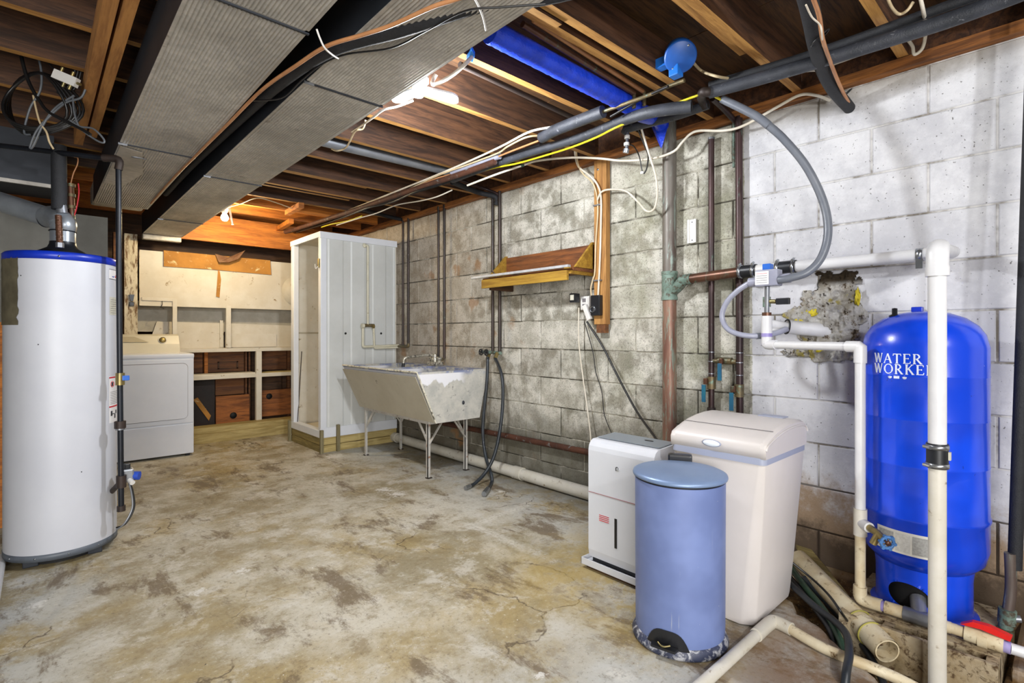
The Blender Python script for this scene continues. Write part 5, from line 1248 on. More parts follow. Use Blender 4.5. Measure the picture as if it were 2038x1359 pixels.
MB().cyl((2.305, .048, .074), (2.33, -.06, .073), .026, n=14).build('grey_union', M['zinc'], fr_)
# insulated riser at the right edge
ir = thing('insulated_riser', 'black insulated pipe standing against the painted blocks at the right picture edge', 'pipe', (2.408, 0.168, 0.090))
f0, f1 = Vector((2.498, 0.153, 0.267)), Vector((2.532, 0.122, 1.573))
f2 = f0+(f1-f0)*1.5
MB().tube([f0, f2], .0195, n=20, raw=True).build('foam_sleeve', M['foam_black'], ir)
MB().tube([(2.485, 0.164, 0.322), (2.488, 0.162, 0.201), (2.479, 0.170, 0.111)], .016, n=14, sub=4).build('copper_pipe', M['copper_upper'], ir)
MB().cyl((2.479, 0.170, 0.128), (2.477, 0.172, 0.079), .0245, n=14).build('valve_body', M['verdigris'], ir)
MB().cyl((2.477, 0.172, 0.086), (2.474, 0.175, 0.058), .020, n=8).build('hex_nut', M['verdigris'], ir)
MB().cyl((2.474, 0.175, 0.062), (2.471, 0.177, 0.003), .024, n=10).build('union', M['brass_old'], ir)
MB().cyl((2.477, 0.172, 0.097), (2.486, 0.137, 0.104), .012, n=10).build('side_port', M['zinc'], ir)
MB().box((2.20, -.03, -.04), (2.62, .17, .032), .01).build('x', M['mud']) if False else None

# wall sleeve, broken hole and mortar
hp = thing('wall_sleeve', 'capped white pipe sleeve coming sideways out of the crumbling mortar', 'pipe', (2.620, 0.863, 1.101))
a, b = Vector((2.600, 0.930, 1.113)), Vector((2.730, 0.787, 1.092))
MB().cyl(a, b, .033, n=22).build('sleeve', M['pvc_clean'], hp)
MB().cyl(Vector((2.540, 0.983, 1.125)), a, .022, n=18).build('reducer', M['pvc_clean'], hp)
MB().ring(a, b-a, .033, .004, 22, 8).build('black_band', M['rubber'], hp)
MB().cyl((2.540, 0.977, 1.096), (2.585, 0.933, 1.099), .010, n=10).build('hose_end', M['pvc_clean'], hp)
def patch_mat():
    t = NT('broken_mortar'); p, x, y, z = t.pos()
    col = t.mix(t.rng(t.noise(p, 9, 5, .7), .38, .62), srgb('#b5aea0'), srgb('#dad8d4'))
    col = t.mix(t.rng(t.noise(p, 17, 7, .8), .52, .62, 0, .9), col, srgb('#6b5230'))
    col = t.mix(t.rng(t.noise(p, 34, 3, .7), .60, .66, 0, .9), col, srgb('#261a0f'))
    col = t.mix(t.rng(t.noise(p, 8, 3, .6), .60, .66, 0, .8), col, srgb('#b9a838'))
    col = t.mix(t.rng(z, 1.29, 1.325), col, srgb('#35270f'))
    t.bump(t.noise(p, 45, 6, .8), 1, .02)
    return t.out(col, .95, 0)
mp_ = patch_mat()
outl = [(2.700, 0.677, 1.351), (2.700, 0.812, 1.354), (2.700, 0.820, 1.289), (2.700, 0.878, 1.245), (2.700, 0.907, 1.205), (2.700, 0.975, 1.166), (2.700, 0.907, 1.126), (2.700, 0.893, 1.018), (2.700, 0.979, 0.992), (2.700, 0.803, 0.959), (2.700, 0.654, 0.982), (2.700, 0.660, 1.089), (2.700, 0.641, 1.166), (2.700, 0.687, 1.210), (2.700, 0.702, 1.259)]
def inside(y, z):
    r = False; n = len(outl)
    for i in range(n):
        _, y1, z1 = outl[i]; _, y2, z2 = outl[(i+1) % n]
        if (z1 > z) != (z2 > z) and y < (y2-y1)*(z-z1)/(z2-z1)+y1: r = not r
    return r
ys_ = [p[1] for p in outl]; zs_ = [p[2] for p in outl]
mb = MB(); idx = {}; stp = .004
Y = min(ys_)-.02
vv = []; F = []
ny_ = int((max(ys_)-min(ys_)+.04)/stp); nz_ = int((max(zs_)-min(zs_)+.04)/stp)
def hh(y, z):
    e = noise.noise(Vector((y*22, z*22, 3)))*.03+noise.noise(Vector((y*70, z*70, 8)))*.012
    ins = sum(inside(y+dy+e, z+dz+e) for dy in (-.01, 0, .01) for dz in (-.01, 0, .01))/9
    return ins, .003+.022*ins*(.6+1.1*noise.noise(Vector((y*16, z*16, 9)))+.8*noise.noise(Vector((y*48, z*48, 2)))+.4*noise.noise(Vector((y*110, z*110, 5))))
for j in range(nz_+1):
    for i in range(ny_+1):
        yy_ = Y+i*stp; zz_ = min(zs_)-.02+j*stp
        ins, h = hh(yy_, zz_)
        idx[(i, j)] = (len(vv), ins); vv.append((2.704-h if ins > 0 else 2.712, yy_, zz_))
for j in range(nz_):
    for i in range(ny_):
        q4 = [idx[(i, j)], idx[(i+1, j)], idx[(i+1, j+1)], idx[(i, j+1)]]
        if sum(k[1] > 0 for k in q4) >= 2: F.append(tuple(k[0] for k in q4))
mb.add(vv, F, True)
mo = mb.build('mortar_patch', mp_); tag(mo, 'crumbling patch of mortar and foam around the pipe hole in the painted wall', 'mortar')
for k, p in enumerate(((2.685, 0.884, 1.156), (2.685, 0.852, 1.179), (2.685, 0.875, 1.018), (2.685, 0.828, 1.010), (2.685, 0.667, 1.245), (2.685, 0.911, 1.138))):
    mb = MB(); cc_ = Vector(p); n_ = 10
    bm = bmesh.new(); bmesh.ops.create_icosphere(bm, subdivisions=3, radius=1)
    sy_, sz_ = (.022, .014) if k % 2 else (.016, .011)
    if k == 4: sy_, sz_ = .010, .030
    for v in bm.verts:
        g_ = 1+.9*noise.noise(v.co*1.6+Vector((k*3, 0, 0)))+.5*noise.noise(v.co*4+Vector((0, k, 0)))
        v.co = cc_+Vector((v.co.x*.008*g_+.004, v.co.y*sy_*g_, v.co.z*sz_*g_))
    mb.add([v.co.copy() for v in bm.verts], [[v.index for v in f.verts] for f in bm.faces], True); bm.free()
    mb.build('foam_lump', M['spray_foam'], mo)

# ------------------------------------------------------------------ pressure tank
TX, TY, TR = 2.467, .402, .19
tk = thing('pressure_tank', 'tall bright blue well pressure tank with white lettering', 'pressure tank', (TX, TY, .06))
prof = [(.0, .212), (.10, .216), (.15, .232), (.178, .262), (TR, .31), (TR, .408), (TR+.004, .414), (TR+.004, .424), (TR, .43), (TR, .605), (TR+.0015, .608), (TR, .611), (TR, .77), (TR+.0015, .773), (TR, .776), (TR, .925), (TR+.0015, .928), (TR, .931), (TR, 1.03), (.180, 1.075), (.160, 1.108), (.125, 1.137), (.08, 1.156), (.035, 1.164), (0, 1.166)]
MB().lathe((TX, TY, 0), prof, n=80).build('shell', M['tank_blue'], tk)
mb = MB(); n = 180; vv = []
rows = [(.150, .060), (.147, .068)]+[(.145, .072+.007*i_) for i_ in range(18)]+[(.150, .235)]
hole = math.radians(172)
for r, z in rows:
    for k in range(n):
        a = 2*PI*k/n
        rr = r+(.012 if z < .062 else 0)
        d_ = (a-hole+PI) % (2*PI)-PI; u_, w_ = d_/math.radians(26), (z-.132)/.045
        rho = math.hypot(u_, w_)
        if .86 < rho < 1.14:
            a = hole+u_/rho*math.radians(26); z2 = .132+w_/rho*.045
        else: z2 = z
        vv.append((TX+rr*math.cos(a), TY+rr*math.sin(a), z2))
F = []
for i in range(len(rows)-1):
    for k in range(n):
        a = 2*PI*(k+.5)/n; d_ = abs((a-hole+PI) % (2*PI)-PI); zc_ = (rows[i][1]+rows[i+1][1])/2
        if (d_/math.radians(26))**2+((zc_-.132)/.045)**2 < 1: continue
        F.append((i*n+k, i*n+(k+1) % n, (i+1)*n+(k+1) % n, (i+1)*n+k))
mb.add(vv, F, True); mb.build('base_skirt', M['tank_blue'], tk)
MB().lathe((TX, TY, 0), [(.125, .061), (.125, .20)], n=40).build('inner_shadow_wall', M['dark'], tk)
MB().lathe((TX-.055, TY+.075, 1.150), [(.020, -.004), (.018, .0), (.009, .004), (.009, .026), (.0, .028)], n=18).build('air_valve_cap', M['black_plastic'], tk)
MB().box((TX+.0, TY+.0, 1.160), (TX+.03, TY+.035, 1.182), .003).build('top_tab', M['ring_blue'], tk)
def on_tank(deg, z, r=.0008):
    a = math.radians(deg); return Vector((TX+(TR+r)*math.cos(a), TY+(TR+r)*math.sin(a), z))
def stroke(mb, x0, z0, x1, z1, w):
    """a lettering stroke on the tank; x measured in metres round the shell from the left end of the word"""
    L = math.hypot(x1-x0, z1-z0); nx2, nz2 = -(z1-z0)/L*w/2, (x1-x0)/L*w/2
    P_ = lambda x_, z_, r_: on_tank(142.5+math.degrees(x_/TR), z_, r_)
    k = 3; vv = []
    for i in range(k+1):
        t = i/k; x_, z_ = x0+(x1-x0)*t, z0+(z1-z0)*t
        for r_ in (.0012, .0002):
            vv += [P_(x_+nx2, z_+nz2, r_), P_(x_-nx2, z_-nz2, r_)]
    F = []
    for i in range(k):
        b = 4*i; F += [(b, b+1, b+5, b+4), (b, b+4, b+6, b+2), (b+1, b+3, b+7, b+5)]
    mb.add(vv, F)
LET = {
 'W': ([(0,1,.22,0,1), (.22,0,.42,1,.5), (.42,1,.64,0,1), (.64,0,.86,1,.5), (-.08,1,.12,1,.4), (.34,1,.5,1,.4), (.78,1,.96,1,.4)], 1.02),
 'A': ([(0,0,.34,1,.5), (.34,1,.68,0,1), (.13,.36,.54,.36,.4), (-.08,0,.1,0,.4), (.56,0,.8,0,.4)], .80),
 'T': ([(.36,0,.36,1,1), (0,.97,.72,.97,.5), (.02,.97,.0,.78,.4), (.70,.97,.72,.78,.4), (.22,0,.5,0,.4)], .82),
 'E': ([(.12,0,.12,1,1), (0,.98,.58,.98,.45), (.12,.52,.44,.52,.4), (0,.02,.6,.02,.45), (.57,.98,.58,.8,.4), (.59,.02,.62,.22,.4), (.44,.6,.44,.44,.4)], .74),
 'R': ([(.12,0,.12,1,1), (0,.98,.36,.98,.45), (.36,.98,.52,.84,.8), (.52,.84,.50,.62,.9), (.50,.62,.34,.5,.7), (.34,.5,.12,.5,.4), (.30,.5,.66,0,1), (0,0,.26,0,.4), (.56,0,.78,0,.4)], .84),
 'O': ([(.42+.40*math.cos(2*PI*k/12), .5+.5*math.sin(2*PI*k/12), .42+.40*math.cos(2*PI*(k+1)/12), .5+.5*math.sin(2*PI*(k+1)/12), .9 if k in (0,5,6,11) else .6) for k in range(12)], .94),
 'K': ([(.12,0,.12,1,1), (.12,.42,.58,1,.5), (.28,.60,.66,0,1), (0,0,.26,0,.4), (0,1,.26,1,.4), (.48,1,.7,1,.4), (.54,0,.78,0,.4)], .82)}
def word(txt, z0, H, parent):
    x_ = 0
    for chh in txt:
        st2, adv = LET[chh]; mb = MB()
        for (a0, b0, a1, b1, w) in st2: stroke(mb, x_+a0*H, z0+b0*H, x_+a1*H, z0+b1*H, .0052*w*H/.033)
        mb.build('letter', M['tank_print'], parent); x_ += adv*H*1.12
lg = MB().box(on_tank(250, .97)-Vector((.001,.001,.001)), on_tank(250, .97)).build('logo', M['tank_print'], tk)
word('WATER', .974, .034, lg); word('WORKER', .936, .034, lg)
for dgr, k in ((160, 0), (167, 1), (174, 0)):
    if k: 
        mb = MB(); stroke(mb, math.radians(dgr-142.5)*TR-.010, .924, math.radians(dgr-142.5)*TR+.008, .924, .010); mb.build('mark', M['tank_print'], lg)
    else: MB().lathe(on_tank(dgr, .924, -.0005), [(.0065, 0), (.0065, .001), (0, .001)], n=16, axis=on_tank(dgr, .924)-Vector((TX, TY, .924))).build('mark', M['tank_print'], lg)
def tank_band(name, m, d0, d1, z0, z1, r, parent):
    mb = MB(); k = 20; vv = []
    for i in range(k+1):
        a = d0+(d1-d0)*i/k
        vv += [on_tank(a, z0, r), on_tank(a, z1, r), on_tank(a, z0, r-.0006), on_tank(a, z1, r-.0006)]
    F = []
    for i in range(k): b = 4*i; F += [(b, b+4, b+5, b+1), (b+1, b+5, b+7, b+3), (b, b+2, b+6, b+4)]
    mb.add(vv, F); return mb.build(name, m, parent)
pl_ = tank_band('instruction_label', simple('label_cream', '#d9d6cc', '#cbc8be', .6), 146, 208, .295, .375, .0015, tk)
for d0, d1 in ((149, 164), (181, 205)): tank_band('text_block', simple('label_grey', '#8b8a86', '#a5a49f', .6, 0, 160), d0, d1, .303, .366, .0025, pl_)
tank_band('text_block', simple('label_pale', '#b5b3ac', '#cfcdc6', .6, 0, 120), 166, 179, .303, .366, .0025, pl_)

# concrete block under the feed line
kb_ = thing('footing_block', 'muddy concrete block with three slots lying in the pit under the blue tank', 'concrete block', (2.35, .38, -.16))
kx0, kx1, ky0, ky1, kz0, kz1 = 2.175, 2.64, .17, .60, -.16, .060
mk = simple('muddy_concrete', '#a89a80', '#8d7a58', .9, 0, 14, dirt='#4d3820', dirt_amt=.45, bump=.8, bsc=50)
MB().box((kx0, ky0, kz0), (kx0+.018, ky1, kz1), .003).build('front_shell', mk, kb_)
MB().box((kx0+.060, ky0, kz0), (kx1, ky1, kz1), .003).build('slab', mk, kb_)
for a, b in ((ky0, ky0+.03), (ky0+.135, ky0+.165), (ky0+.27, ky0+.30), (ky1-.03, ky1)):
    MB().box((kx0+.012, a, kz0), (kx0+.078, b, kz1-.002)).build('web', mk, kb_)
MB().box((kx0+.012, ky0, kz0), (kx0+.078, ky1, kz0+.03)).build('slot_floor', M['dark'], kb_)
gr = single(MB().box((2.30, -.45, -.12), (2.71, .15, .012), .015), 'slab_edge', M['floor_concrete'], 'concrete slab remnant at the foot of the insulated riser', 'concrete')
# rubble scattered in the pit
mb = MB()
for k in range(260):
    x_ = random.uniform(1.85, 2.25); y_ = random.uniform(-.25, .62)
    s_ = pit_depth(x_, y_)
    if s_ > -.05: continue
    r = random.uniform(.004, .014); n_ = 6
    secs = [[(x_+r*w_*math.cos(2*PI*i/n_+k)*random.uniform(.7, 1.2), y_+r*w_*math.sin(2*PI*i/n_+k)*random.uniform(.7, 1.2), s_+r*h_) for i in range(n_)] for w_, h_ in ((.8, -.4), (1, .2), (.5, .8))]
    loft(mb, secs, False)
o = mb.build('pit_rubble', simple('rubble', '#a59a74', '#5c4a30', .95, 0, 30)); tag(o, 'loose rubble and grit on the bottom of the muddy pit', 'rubble'); o['kind'] = 'stuff'

# big open drain pipe, small floor pipes and hoses
op = thing('open_drain_pipe', 'wide white drain pipe with an open muddy end lying in the pit', 'pipe', (2.143, 0.442, 0.000))
a, b = Vector((2.514, 0.849, 0.075)), Vector((2.113, 0.438, 0.012))
ax = (b-a).normalized()
mb = MB().cyl(a, b, .040, n=30, cap=False); mb.cyl(b-ax*.25, b, .0355, n=30, cap=False)
q = Vector((0,0,1)).rotation_difference(ax)
ro_ = [b+q @ Vector((.040*math.cos(2*PI*k/30), .040*math.sin(2*PI*k/30), 0)) for k in range(30)]
ri_ = [b+q @ Vector((.0355*math.cos(2*PI*k/30), .0355*math.sin(2*PI*k/30), 0)) for k in range(30)]
mb.add(ro_+ri_, [(k, (k+1) % 30, 30+(k+1) % 30, 30+k) for k in range(30)])
mb.build('pipe', M['pvc_dirty'], op)
mb = MB().cyl(b-ax*.13, b-ax*.002, .0425, n=30, cap=False); mb.build('coupling', M['pvc_dirty'], op)
MB().lathe(b-ax*.24, [(.0354, 0), (0, .001)], n=24, axis=ax).build('dark_inside', M['mud'], op)
MB().box(b-ax*.12+Vector((-.02, -.02, -.034)), b-ax*.02+Vector((.02, .02, -.02)), .004).build('silt', M['mud'], op)
for k in (.15, .085): MB().ring(b-ax*k, ax, .044, .0028, 26, 6).build('twine', M['cable_yellow'] if False else simple('twine%d' % int(k*100), '#a8a04a', '#8f883c', .6), op)
lp = thing('floor_pipe', 'thin white plastic pipe on the floor with an elbow in front of the softener', 'pipe', (2.026, 0.779, 0.000))
MB().tube([(1.301, 0.775, 0.019), (1.899, 0.770, 0.019)], .0185, n=16, raw=True).build('front_run', M['pvc'], lp)
MB().tube([(1.869, 0.770, 0.020), (1.984, 0.768, 0.020), (2.009, 0.755, 0.020), (2.001, 0.700, 0.020)], .0225, n=16, sub=5).build('elbow', M['pvc'], lp)
MB().tube([(2.001, 0.709, 0.020), (1.964, 0.584, 0.018), (1.975, 0.471, 0.012), (1.991, 0.382, 0.000), (1.979, 0.282, -0.010)], .0175, n=16).build('pit_run', M['pvc_dirty'], lp)
def hose(lab, pts, r, m): return single(MB().tube(pts, r, n=12, sub=8), 'floor_hose', M[m], lab, 'hose')
hose('green hose among the black hoses running into the pit behind the softener', [(2.537, 0.920, 0.050), (2.342, 0.771, 0.040), (2.206, 0.656, 0.030), (2.118, 0.585, 0.000), (2.027, 0.527, -0.050), (1.873, 0.460, -0.060)], .0125, 'hose_green')
hose('thick black hose curving over the thin white pipe at the pit edge', [(2.351, 0.853, 0.040), (2.197, 0.688, 0.040), (2.135, 0.603, 0.040), (2.050, 0.542, 0.050), (1.935, 0.503, 0.050), (1.849, 0.489, 0.030), (1.815, 0.485, -0.030)], .0125, 'hose_dark')
hose('black hose, nearest the softener, dropping straight into the pit', [(2.473, 0.897, 0.020), (2.267, 0.728, 0.020), (2.147, 0.622, 0.000), (2.098, 0.592, -0.040), (1.994, 0.578, -0.060), (1.832, 0.528, -0.060)], .012, 'rubber')
hose('dark blue hose lying under the open drain pipe', [(2.391, 0.787, 0.050), (2.298, 0.649, 0.000), (2.197, 0.540, -0.030), (2.096, 0.464, -0.050), (1.968, 0.403, -0.060)], .012, 'hose_dark')
cable('floor_cable', 'thin black cable draped over the wide drain pipe', [(2.300, 0.805, 0.139), (2.305, 0.722, 0.090), (2.192, 0.635, 0.100), (2.122, 0.580, 0.090), (2.198, 0.572, 0.020)], .0045, 'cable_black')
single(MB().box((2.753, 0.925, 0.030), (2.753, 0.925, 0.030)).prism([(2.858, 1.037, 0.050), (2.911, 1.006, 0.050), (2.385, 0.620, 0.020), (2.284, 0.611, 0.020)], (0, 0, .02)), 'scrap_board', M['pale_wood_y'], 'narrow dirty board lying behind the wide drain pipe', 'board')

# ------------------------------------------------------------------ water softener
def rr_sec(x0, x1, y0, y1, z, r, n=5):
    out = []
    for cx_, cy_, a0 in ((x1-r, y1-r, 0), (x0+r, y1-r, 90), (x0+r, y0+r, 180), (x1-r, y0+r, 270)):
        for k in range(n+1):
            a = math.radians(a0+90*k/n); out.append(Vector((cx_+r*math.cos(a), cy_+r*math.sin(a), z)))
    return out
so = thing('water_softener', 'tall cream-white water softener cabinet with a domed lid behind the blue bin', 'water softener', (2.1, .94, 0))
def soft_sec(x0, x1, y0, y1, z, c, n=4):
    """cabinet outline whose two front corners are cut back by c"""
    r = .014; out = []
    for k in range(n+1):
        a = math.radians(90*k/n); out.append(Vector((x1-r+r*math.cos(a), y1-r+r*math.sin(a), z)))
    out += [Vector((x0+c*.75, y1, z)), Vector((x0+c*.55, y1-c*.12, z)), Vector((x0+c*.12, y1-c*.75, z)), Vector((x0, y1-c, z))]
    out += [Vector((x0, y0+c, z)), Vector((x0+c*.12, y0+c*.75, z)), Vector((x0+c*.55, y0+c*.12, z)), Vector((x0+c*.75, y0, z))]
    for k in range(n+1):
        a = math.radians(270+90*k/n); out.append(Vector((x1-r+r*math.cos(a), y0+r+r*math.sin(a), z)))
    return out
mb = MB()
loft(mb, [soft_sec(1.924, 2.285, .807, 1.095, .006, .046), soft_sec(1.920, 2.287, .803, 1.097, .025, .048), soft_sec(1.915, 2.290, .790, 1.101, .16, .044), soft_sec(1.912, 2.294, .777, 1.106, .32, .040), soft_sec(1.907, 2.298, .766, 1.110, .46, .034), soft_sec(1.902, 2.30, .758, 1.113, .56, .026), soft_sec(1.900, 2.30, .755, 1.115, .612, .022)])
mb.build('cabinet', M['softener_body'], so)
mb = MB(); loft(mb, [rr_sec(1.896, 2.303, .750, 1.118, .612, .022), rr_sec(1.896, 2.303, .750, 1.118, .636, .022)]); mb.build('grey_band', M['softener_band'], so)
pr = [(1.897, .634), (1.895, .672), (1.905, .690), (1.94, .704), (1.985, .718), (2.03, .729), (2.09, .738), (2.157, .742), (2.22, .741), (2.27, .734), (2.296, .718), (2.303, .70), (2.303, .634)]
secs = []
yl, yr2 = .748, 1.12
for yy_, k in ((yl, .93), (yl+.006, .985), (yl+.02, 1.0), (yr2-.02, 1.0), (yr2-.006, .985), (yr2, .93)):
    secs.append([Vector((2.1+(x_-2.1)*(.99+.01*(k > .98)), yy_, .634+(z_-.634)*k)) for x_, z_ in pr])
mb = MB(); loft(mb, secs, False); ld = mb.build('lid', M['softener_body'], so)
bm = bmesh.new(); bm.from_mesh(ld.data)
bmesh.ops.bevel(bm, geom=[e for e in bm.edges if abs(e.verts[0].co.y-e.verts[1].co.y) < 1e-5 and len(e.link_faces) == 2 and e.calc_face_angle(0) > .5], offset=.006, segments=2, affect='EDGES')
bm.to_mesh(ld.data); bm.free()
for p in ld.data.polygons: p.use_smooth = len(p.vertices) <= 4
mb = MB().tube([(1.990, yl+.01, .7215), (1.990, yr2-.01, .7215)], .0012, n=6, raw=True); mb.build('lid_seam', M['seam'], ld)
bnorm = Vector((-.96, 0, .28)).normalized()
bg_ = MB().lathe((1.8935, .945, .665), [(.030, 0), (.030, .003), (.026, .004), (0, .004)], n=32, axis=(-1, 0, .06), sx=.46, sy=1.25).build('badge', M['softener_band'], ld)
MB().lathe((1.8925, .945, .665), [(.026, .0035), (.024, .0055), (0, .006)], n=32, axis=(-1, 0, .06), sx=.44, sy=1.25).build('badge_face', simple('badge_white', '#e8eef2', None, .3), bg_)
MB().box((2.20, .80, .741), (2.255, .90, .745), .002).build('lid_window', M['softener_band'], ld)
mb = MB().tube([(x_+.004, yl-.001, .634+(z_-.634)*.80) for x_, z_ in pr[1:-1]], .004, n=8, sub=2); mb.build('side_ridge', M['softener_body'], ld)
MB().prism([(1.9045, .885, .590), (1.9045, .80, .578), (1.9045, .80, .584), (1.9045, .885, .602)], (-.003, 0, 0)).build('hand_recess', M['seam'], so)

# ------------------------------------------------------------------ dehumidifier
de = thing('dehumidifier', 'white box-shaped dehumidifier with a grey top panel on a white tray behind the blue bin', 'dehumidifier', (1.99, 1.36, 0))
ex0, ex1, ey0, ey1 = 1.885, 2.085, 1.19, 1.535
mb = MB(); prf = [(ex0+.006, .055), (ex0, .09), (ex0, .545), (ex0+.004, .565), (ex0+.014, .582), (ex0+.032, .592), (ex1, .60), (ex1, .055)]
loft(mb, [[Vector((x_, y_, z_)) for x_, z_ in prf] for y_ in (ey0, ey1)], False); mb.build('body', M['dehum_white'], de)
MB().prism([(ex0+.055, ey0+.01, .5965), (ex1-.012, ey0+.01, .600), (ex1-.012, ey1-.012, .600), (ex0+.055, ey1-.012, .5965)], (0, 0, .003)).build('control_panel', M['dehum_grey'], de)
MB().lathe((2.02, 1.30, .6025), [(.018, 0), (.016, .0015), (0, .0015)], n=16, sx=.5, sy=1.3).build('button', M['black_plastic'], de)
MB().box((ex0-.002, ey0+.002, .352), (ex0+.001, ey1-.002, .355)).build('bucket_seam', simple('seam_red', '#9d7376', None, .6), de)
lo = MB().lathe((ex0-.0005, 1.372, .485), [(.0095, 0), (.0095, .0008), (0, .0008)], n=16, axis=(-1, 0, 0)).build('logo', M['dehum_white'], de)
MB().tube([(ex0-.002, 1.380, .476), (ex0-.002, 1.380, .49), (ex0-.002, 1.374, .494), (ex0-.002, 1.367, .49), (ex0-.002, 1.370, .482)], .0013, n=6).build('mark', M['ink'], lo)
MB().box((ex0-.003, 1.387-.012, .135), (ex0+.002, 1.387, .265), .001).build('water_window', M['black_plastic'], de)
wl2 = MB().box((ex0-.001, 1.415, .232), (ex0+.0005, 1.475, .262)).build('warning_print', M['dehum_white'], de)
for k in range(4): MB().box((ex0-.0022, 1.418, .235+.008*k), (ex0-.001, 1.472, .238+.008*k)).build('print_line', M['red_ink'], wl2)
MB().box((ex0+.02, ey0+.01, .03), (ex1-.01, ey1-.01, .056)).build('caster_base', M['black_plastic'], de)
ty = thing('drip_tray', 'white plastic tray on a board under the dehumidifier', 'tray', (1.99, 1.36, 0))
mb = MB(); loft(mb, [rr_sec(1.872, 2.10, 1.17, 1.555, .018, .02), rr_sec(1.864, 2.108, 1.162, 1.562, .030, .022)]); mb.build('tray_floor', M['dehum_white'], ty)
for a, b in (((1.864, 1.162), (1.869, 1.562)), ((2.103, 1.162), (2.108, 1.562)), ((1.864, 1.162), (2.108, 1.167)), ((1.864, 1.557), (2.108, 1.562))):
    MB().box((a[0], a[1], .018), (b[0], b[1], .048), .0015).build('tray_rim', M['dehum_white'], ty)
MB().box((1.885, 1.19, 0), (2.09, 1.545, .018)).build('board', M['dim_board'], ty)

# ------------------------------------------------------------------ pedal bin
cx2, cy2 = 1.705, .972
bn_ = thing('pedal_bin', 'tall matte blue-grey pedal bin with a flat lid standing in front of the softener', 'bin', (cx2, cy2, 0))
ra = math.radians(60)
E_ = dict(n=72, sx=1.0, sy=1.0)
MB().lathe((cx2, cy2, 0), [(.151, .03), (.153, .06), (.155, .565)], **E_).build('body', M['can_blue'], bn_)
MB().lathe((cx2, cy2, 0), [(.153, .0), (.164, .003), (.165, .012), (.160, .022), (.154, .034), (.150, .036)], **E_).build('base_ring', M['can_base'], bn_)
MB().lathe((cx2, cy2, 0), [(.152, .563), (.1535, .574)], **E_).build('rubber_gasket', M['rubber'], bn_)
MB().lathe((cx2, cy2, 0), [(.150, .572), (.1615, .573), (.163, .578), (.161, .585), (.150, .590), (.08, .595), (0, .596)], **E_).build('lid', M['can_lid'], bn_)
ha = math.radians(35)
MB().box((cx2+.125, cy2+.035, .565), (cx2+.165, cy2+.125, .612), .008, rot=Matrix.Rotation(math.radians(28), 3, 'Z')).build('hinge', M['black_plastic'], bn_)
def on_bin(deg, z, r=.153):
    a = math.radians(deg); return Vector((cx2+r*math.cos(a), cy2+r*math.sin(a), z))
cam_dir = math.degrees(math.atan2(-cy2, -cx2))
pa = cam_dir-13
pd = MB(); vv = []; k = 16
for i in range(k+1):
    u = -1+2*i/k; h_ = .030+.058*(1-abs(u)**3.5)
    dg = pa-2+u*27
    vv += [on_bin(dg, .028, .1565), on_bin(dg, h_ if abs(u) < .99 else .032, .1565), on_bin(dg, .028, .150), on_bin(dg, h_, .150)]
F = []
for i in range(k): b = 4*i; F += [(b, b+4, b+5, b+1), (b+1, b+5, b+7, b+3)]
pd.add(vv, F); ph = pd.build('pedal_housing', M['black_plastic'], bn_)
pc = on_bin(pa-4, .034, .170); rad_ = Vector((math.cos(math.radians(pa-4)), math.sin(math.radians(pa-4)), 0)); tn_ = Vector((-rad_.y, rad_.x, 0))
MB().prism([pc-tn_*.045-rad_*.012, pc+tn_*.045-rad_*.012, pc+tn_*.04+rad_*.012, pc-tn_*.04+rad_*.012], (0, 0, .008)).build('pedal', M['black_plastic'], ph)
MB().tube([pc-tn_*.02+Vector((0,0,.016)), pc+Vector((0,0,.012))+rad_*.01, pc+tn_*.022+Vector((0,0,.017))], .003, n=6).build('pedal_wire', M['brass'], ph)

# ------------------------------------------------------------------ lamps
ll = thing('led_lamp', 'bright white folding shop light with spread panels beside the right duct', 'lamp', (1.220, 1.949, 2.130))
hubc = Vector((1.237, 1.960, 2.150))
MB().lathe(hubc, [(.022, -.03), (.03, -.01), (.03, .02), (.018, .05), (.0175, .07)], n=16, smooth=False).build('hub', M['white_plastic'], ll)
def led_panel(p0, p1, w):
    p0 = Vector(p0); p1 = Vector(p1); d = (p1-p0).normalized(); r = d.cross(Vector((0,0,1))).normalized(); L = (p1-p0).length
    pts = []
    for k in range(9):
        a = -PI/2+PI*k/8; pts.append(p1-d*w*.5+d*(w*.5*math.cos(a))+r*(w*.5*math.sin(a)))
    pts += [p0+r*w*.32, p0-r*w*.32]
    pn = MB().prism(pts, (0, 0, .012)).build('light_panel', M['led_glow'], ll)
    MB().prism([p+Vector((0, 0, .013)) for p in pts], (0, 0, .008)).build('panel_back', M['white_plastic'], pn)
led_panel((1.218, 1.899, 2.110), (1.347, 1.814, 2.080), .062)
led_panel((1.206, 1.935, 2.110), (1.163, 2.043, 2.100), .055)
led_panel((1.208, 1.929, 2.130), (1.199, 1.845, 2.140), .055)
bl = thing('bare_bulb', 'bare glowing bulb hanging under the far joists at the end of the right duct', 'lamp', (1.237, 5.118, 2.130))
bc = Vector((1.240, 5.129, 2.110))
MB().lathe(bc, [(0, -.032), (.02, -.026), (.031, -.008), (.03, .01), (.018, .032), (.013, .042)], n=24).build('glass', M['bulb_glow'], bl)
MB().lathe(bc, [(.016, .036), (.026, .05), (.03, .075), (.03, .10)], n=18).build('socket', M['white_plastic'], bl)
MB().box(bc+Vector((-.05, -.05, .098)), bc+Vector((.05, .05, .125)), .008).build('mount', M['white_plastic'], bl)
single(MB().prism([bc+Vector((.045, -.04, -.06)), bc+Vector((.06, -.045, -.06)), bc+Vector((.035, -.03, .10)), bc+Vector((.018, -.025, .10))], (.003, .006, 0)), 'white_strap', M['white_plastic'], 'white strip hanging beside the far bare bulb', 'strap')
